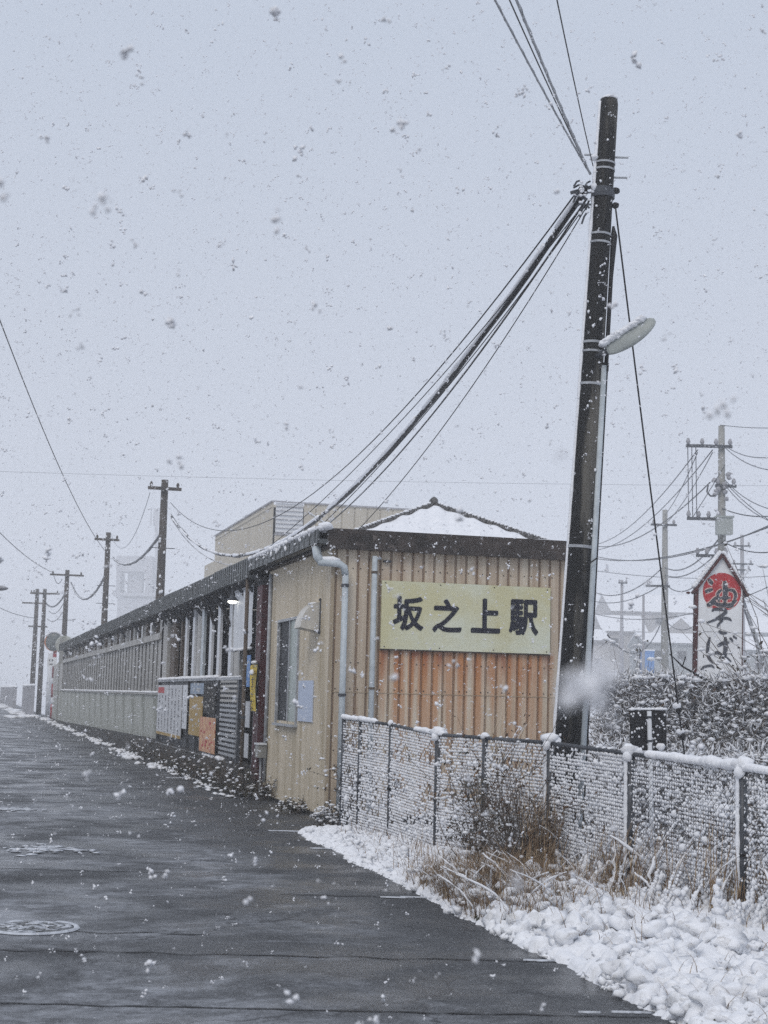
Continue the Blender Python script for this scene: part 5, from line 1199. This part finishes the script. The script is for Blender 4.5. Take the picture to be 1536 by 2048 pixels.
# noodle shop sign
NS = at(1443, 1350, 27); ns = thing('noodle_sign', 'white gabled noodle shop sign with a red disc and brush characters', 'sign', (NS.x, 27, 0)); ns.rotation_euler = (0, .018, 0)
K = 27 / 3000 / 6.824; AP = at(1360 + 575 / 6.824, 1080 + 205 / 6.824, 27)
def SG(zx, zy): return ((zx - 575) * K + (AP.x - NS.x) - .018 * AP.z, AP.z - (zy - 205) * K)
def SGp(l): return [SG(*p) for p in l]
g = MB(); l0, ap, r0 = SG(262, 640), SG(575, 215), SG(862, 640); g.prism([(l0[0], .05), l0, ap, r0, (r0[0], .05)], 'y', 0, .10); recalc(g.build('panel', signwhite, ns))
a = SG(237, 0)[0]; MB().box(a - .035, a + .022, -.03, .12, -.05, SG(0, 690)[1]).build('frame_post', redbrown, ns); a = SG(866, 0)[0]; MB().box(a - .004, a + .012, -.01, .11, -.05, SG(0, 690)[1]).build('frame_post', redbrown, ns, label='thin right frame post')
for (p0, p1) in (((575, 205), (185, 745)), ((575, 205), (935, 760))):
    A2, B2 = SG(*p0), SG(*p1); ro = MB().bar((A2[0], .04, A2[1]), (B2[0], .04, B2[1]), .20, .045).build('roof_board', redbrown, ns)
    g = MB(); n_ = 26
    for k in range(n_):
        t_ = .02 + .92 * k / n_
        if p1[0] > 575 and rnd.random() < .4: continue
        c = (A2[0] + (B2[0] - A2[0]) * t_, A2[1] + (B2[1] - A2[1]) * t_); g.blob((c[0] + (-.03 if p1[0] < 575 else .02), .02, c[1] + .055), .05, .10, .045, amp=.3, det=1)
    g.build('snow', snow, ro, smooth=True)
q = SG(120, 745); MB().blob((q[0], .0, q[1]), .04, .06, .03).build('roof_tip', redbrown, ns)
A2 = SG(880, 780); MB().bar((A2[0], .15, A2[1]), (A2[0] + .85, .3, A2[1] - 2.2), .06).build('brace', steel, ns)
g = MB(); c = SG(580, 712); n = 48; g.tube([(c[0], -.004, c[1]), (c[0], -.001, c[1])], 262 * K, 48); recalc(g.build('red_disc', red_m, ns))
def stroke(g, pts, w, y, tap=(.5, .4)):
    pts = [Vector((*SG(*p), 0)) for p in pts]; fine = []
    for i in range(len(pts) - 1):
        p0 = pts[max(i - 1, 0)]; p1_ = pts[i]; p2 = pts[i + 1]; p3 = pts[min(i + 2, len(pts) - 1)]
        for k in range(5):
            t_ = k / 5; fine.append(.5 * ((2 * p1_) + (p2 - p0) * t_ + (2 * p0 - 5 * p1_ + 4 * p2 - p3) * t_ * t_ + (3 * p1_ - p0 - 3 * p2 + p3) * t_ ** 3))
    fine.append(pts[-1]); n_ = len(fine); o_ = len(g.v)
    for i, p in enumerate(fine):
        d = (fine[min(i + 1, n_ - 1)] - fine[max(i - 1, 0)]).normalized(); q = Vector((-d.y, d.x, 0)); t_ = i / (n_ - 1)
        ww = w * K / 2 * (tap[0] + (1 - tap[0]) * min(1, t_ * 4)) * (tap[1] + (1 - tap[1]) * min(1, (1 - t_) * 3)) * (1 + .15 * noise.noise(Vector((i * .7, w, 0))))
        g.v += [(p.x - q.x * ww, y, p.y - q.y * ww), (p.x + q.x * ww, y, p.y + q.y * ww), (p.x - q.x * ww, y + .003, p.y - q.y * ww), (p.x + q.x * ww, y + .003, p.y + q.y * ww)]
    for i in range(n_ - 1): a = o_ + 4 * i; g.f += [(a, a + 1, a + 5, a + 4), (a + 2, a + 6, a + 7, a + 3), (a, a + 4, a + 6, a + 2), (a + 1, a + 3, a + 7, a + 5)]
ABURA = [([(395, 545), (430, 590), (455, 605)], 52), ([(350, 722), (400, 700), (455, 680)], 48), ([(375, 905), (430, 880), (500, 785)], 58), ([(612, 560), (625, 700), (620, 860)], 64), ([(575, 680), (520, 745), (540, 850)], 36), ([(650, 680), (735, 690), (765, 760), (735, 850)], 42), ([(450, 850), (540, 890), (690, 885), (780, 815)], 50), ([(540, 800), (620, 790), (700, 790)], 26), ([(590, 880), (690, 905), (740, 890)], 36)]
SO = [([(450, 985), (480, 955), (600, 950), (640, 980), (560, 1050), (460, 1110), (375, 1142)], 46), ([(540, 1100), (620, 1070), (680, 1075), (715, 1105)], 38), ([(600, 1100), (545, 1150), (520, 1200)], 30), ([(540, 1245), (590, 1270), (660, 1268)], 42)]
BA = [([(425, 1335), (400, 1450), (400, 1560), (430, 1640), (480, 1690)], 46), ([(530, 1455), (600, 1410), (690, 1395)], 48), ([(635, 1325), (640, 1450), (632, 1560), (635, 1625)], 60), ([(485, 1560), (520, 1540), (560, 1550), (600, 1570)], 40), ([(560, 1640), (620, 1600), (660, 1615), (720, 1655)], 40), ([(690, 1335), (715, 1350), (740, 1385)], 32), ([(735, 1310), (760, 1315), (790, 1345)], 32)]
BOT = [([(305, 1785), (360, 1740), (450, 1722), (492, 1755)], 34), ([(795, 1735), (815, 1765)], 30), ([(795, 1815), (815, 1845)], 30)]
g = MB()
for p_, w_ in ABURA: stroke(g, p_, w_ + 26, -.0065, (.7, .7))
g.build('pale_outline', pinkline, ns)
for nm, st_ in (('character', ABURA), ('character', SO), ('character', BA), ('character', BOT)):
    g = MB()
    for k, (p_, w_) in enumerate(st_): stroke(g, p_, w_, -.010 - .0006 * k)
    g.build(nm, sumi, ns)
g = MB(); a, b = SG(266, 1240), SG(856, 1265); g.box(a[0], b[0], -.003, 0, b[1], b[1] + .006); g.build('panel_joint', ink, ns)

# bare snowy trees and bushes on the right
def bare_tree(label, loc, h, r, n_limb, depth, snowp, name='bare_tree', lean=(0, 0), spread=.8):
    t = thing(name, label, 'tree', loc); st, sw = MB(), MB(); st.tube([(0, 0, -.1), (lean[0] * h * .2, lean[1] * h * .2, h * .3), (lean[0] * h * .4, lean[1] * h * .4, h * .55)], [r, r * .8, r * .55], 8)
    st.build('trunk', twig_m, t, smooth=True); st = MB(); tips = []
    for i in range(n_limb):
        f_ = rnd.uniform(.25, 1); a = rnd.uniform(0, 6.28); b = Vector((lean[0] * h * .4 * f_, lean[1] * h * .4 * f_, h * .55 * f_)); tips += twig(st, b, (math.cos(a) * spread + lean[0], math.sin(a) * spread + lean[1], .8), h * rnd.uniform(.22, .45), r * .35, depth, 3)
    st.build('branches', twig_m, t, smooth=True)
    for c in tips:
        if rnd.random() < snowp: q = rnd.uniform(.5, 1) * .035; sw.blob((c.x, c.y, c.z + .02), q * 1.8, q * 1.6, q * .7, amp=.5)
    sw.build('snow', snow, t, smooth=True, kind='stuff'); return t
bare_tree('bare snowy tree reaching in from the right edge', (at(1640, 1400, 30).x, 30, 0), 5.2, .07, 12, 2, .5, lean=(-.1, 0))
bare_tree('bare snowy sapling in front of the long low grey building', (at(1225, 1400, 40).x, 40, 0), 2.9, .05, 9, 2, .8)
bare_tree('thin bare tree just left of the blue cabin', (at(1266, 1400, 44).x, 44, 0), 2.9, .05, 5, 1, .6)
t = thing('leaning_branch', 'dark branch sticking up left out of the hedge before the noodle sign', 'branch', at(1450, 1395, 20.2)); g = MB(); q_ = at(1450, 1395, 20.2)
pts = [at(a_, b_, 20.2) - q_ for a_, b_ in ((1450, 1395), (1425, 1368), (1395, 1350), (1365, 1333), (1348, 1316))]; g.tube(pts, [.022, .02, .016, .013, .008], 6); g.tube([pts[3], pts[3] + Vector((.04, 0, .13))], .008, 5); g.tube([pts[4], pts[4] + Vector((-.06, 0, .05))], .008, 5)
g.build('limb', black, t, smooth=True); g = MB(); lumps(g, [pts[0] + Vector((0, 0, .03)), pts[2] + Vector((0, 0, .02))], .02, 12, .6); g.build('snow', snow, t, smooth=True)
shrub('bush', 'snowy dark bush at the lower right of the noodle sign', (at(1545, 1400, 22.5).x, 22.5, 0), 2.4, .35, 34, 300, 500, leaf=.05, stem_r=.015)
shrub('bush', 'tall frosted thicket rising above the hedge at the right edge', (at(1600, 1400, 21).x, 21, 0), 3.1, .32, 60, 300, 700, leaf=.04, stem_r=.014)
shrub('bush', 'twiggy brown bush below the noodle sign characters', (at(1470, 1400, 23).x, 23, .3), 1.35, .2, 14, 90, 120, leaf=.04, stem_r=.012)
shrub('bush', 'snow-filled bush behind the near pole and the tall hedge', (at(1205, 1400, 30).x, 30, 0), 2.5, .5, 30, 200, 500, leaf=.05, stem_r=.014)

# ------------------------------------------------------------------ falling snow
def flakes(pos, size, name, label):
    n = len(pos); T = []
    octa = np.array([(1, 0, 0), (-1, 0, 0), (0, 1, 0), (0, -1, 0), (0, 0, 1), (0, 0, -1)], float)
    of = np.array([(0, 2, 4), (2, 1, 4), (1, 3, 4), (3, 0, 4), (2, 0, 5), (1, 2, 5), (3, 1, 5), (0, 3, 5)])
    V, Fc = [], []; off = 0
    for i in range(n):
        m_ = int(rng.integers(3, 6)); c = np.zeros(3)
        for k in range(m_):
            R_ = np.linalg.qr(rng.normal(size=(3, 3)))[0]; v = (octa * rng.uniform(.35, 1.1, (1, 3)) * rng.uniform(.7, 1.2, (6, 1))) @ R_ * .6 + c
            V.append(pos[i] + v * size[i]); Fc.append(of + off); off += 6; c = rng.normal(0, .55, 3)
    o = mesh_np(name, np.concatenate(V), np.concatenate(Fc), flake_m); tag(o, label, 'snow', kind='stuff'); return o
N = 62000; d = 30 * rng.random(N * 3) ** (1 / 3) + .0
px = rng.uniform(-1.9, 1.9, N * 3) * .26 * d + rng.uniform(-1, 1, N * 3); pz = rng.uniform(-1.35, 1.35, N * 3) * .345 * d + d * .12 + rng.uniform(-.6, .6, N * 3) + EYE
ok = (pz > .02) & (pz < 12.4) & (d > 1.6)
lx = (px - C0.x) * Fv.x + (d - C0.y) * Fv.y; ly = (px - C0.x) * U.x + (d - C0.y) * U.y
ok &= ~((lx > -.3) & (lx < 3.7) & (ly > -.15) & (ly < 20) & (pz < 3.9))
P_ = np.stack([px, d, pz], 1)[ok][:N]; S_ = np.clip(rng.lognormal(math.log(.0076), .56, len(P_)), .0028, .028)
flakes(P_, S_, 'falling_snow', 'falling snowflakes filling the air over the road and station')
spec = [(190, 413, 1.9, .013), (205, 405, 1.92, .009), (1182, 1362, .60, .011), (1160, 1385, .61, .0095), (1207, 1382, .60, .0095), (1180, 1392, .62, .010), (1195, 1345, .63, .008), (686, 114, 3.0, .012), (770, 42, 3.0, .012), (1110, 383, 3.2, .012), (240, 1590 - 1, 4, .018), (345, 1585, 4, .02), (330, 1750, 4, .017), (650, 1795, 4.5, .016), (955, 1910, 2.2, .012), (915, 1330, 3.5, .013), (1010, 1378, 3.4, .012), (790, 1355, 2.4, .012), (1120, 905, .9, .005), (455, 1300, 4.5, .014), (1290, 1170 , 2.8, .006), (1030, 1750, .9, .006), (360, 382, 2.8, .010), (157, 628, 3, .010), (270, 487, 3, .010), (677, 165, 3, .009), (92, 275, 3, .009), (600, 775, 3, .008), (640, 620, 3, .008), (740, 2040, 3, .014), (1430, 480, 4, .011)]
flakes(np.array([tuple(at(a, b, Y_)) for a, b, Y_, s_ in spec]), np.array([s_ for *_, s_ in spec]), 'falling_snow', 'large wet snow clumps falling close to the viewer')

# ------------------------------------------------------------------ haze of the snowfall
hz = MB().box(-340, 340, -50, 640, -1.2, 58).build('haze', snow); hz.data.materials.clear()
hm = bpy.data.materials.new('haze_air'); hm.use_nodes = True; n = hm.node_tree; n.nodes.remove(n.nodes['Principled BSDF'])
pv = n.nodes.new('ShaderNodeVolumePrincipled'); pv.inputs['Color'].default_value = (.985, .99, 1.0, 1); pv.inputs['Density'].default_value = .0029; pv.inputs['Anisotropy'].default_value = .2
n.links.new(pv.outputs[0], n.nodes['Material Output'].inputs['Volume']); hz.data.materials.append(hm); hz['kind'] = 'stuff'; hz['label'] = 'pale haze of falling snow in the air'; hz['category'] = 'haze'
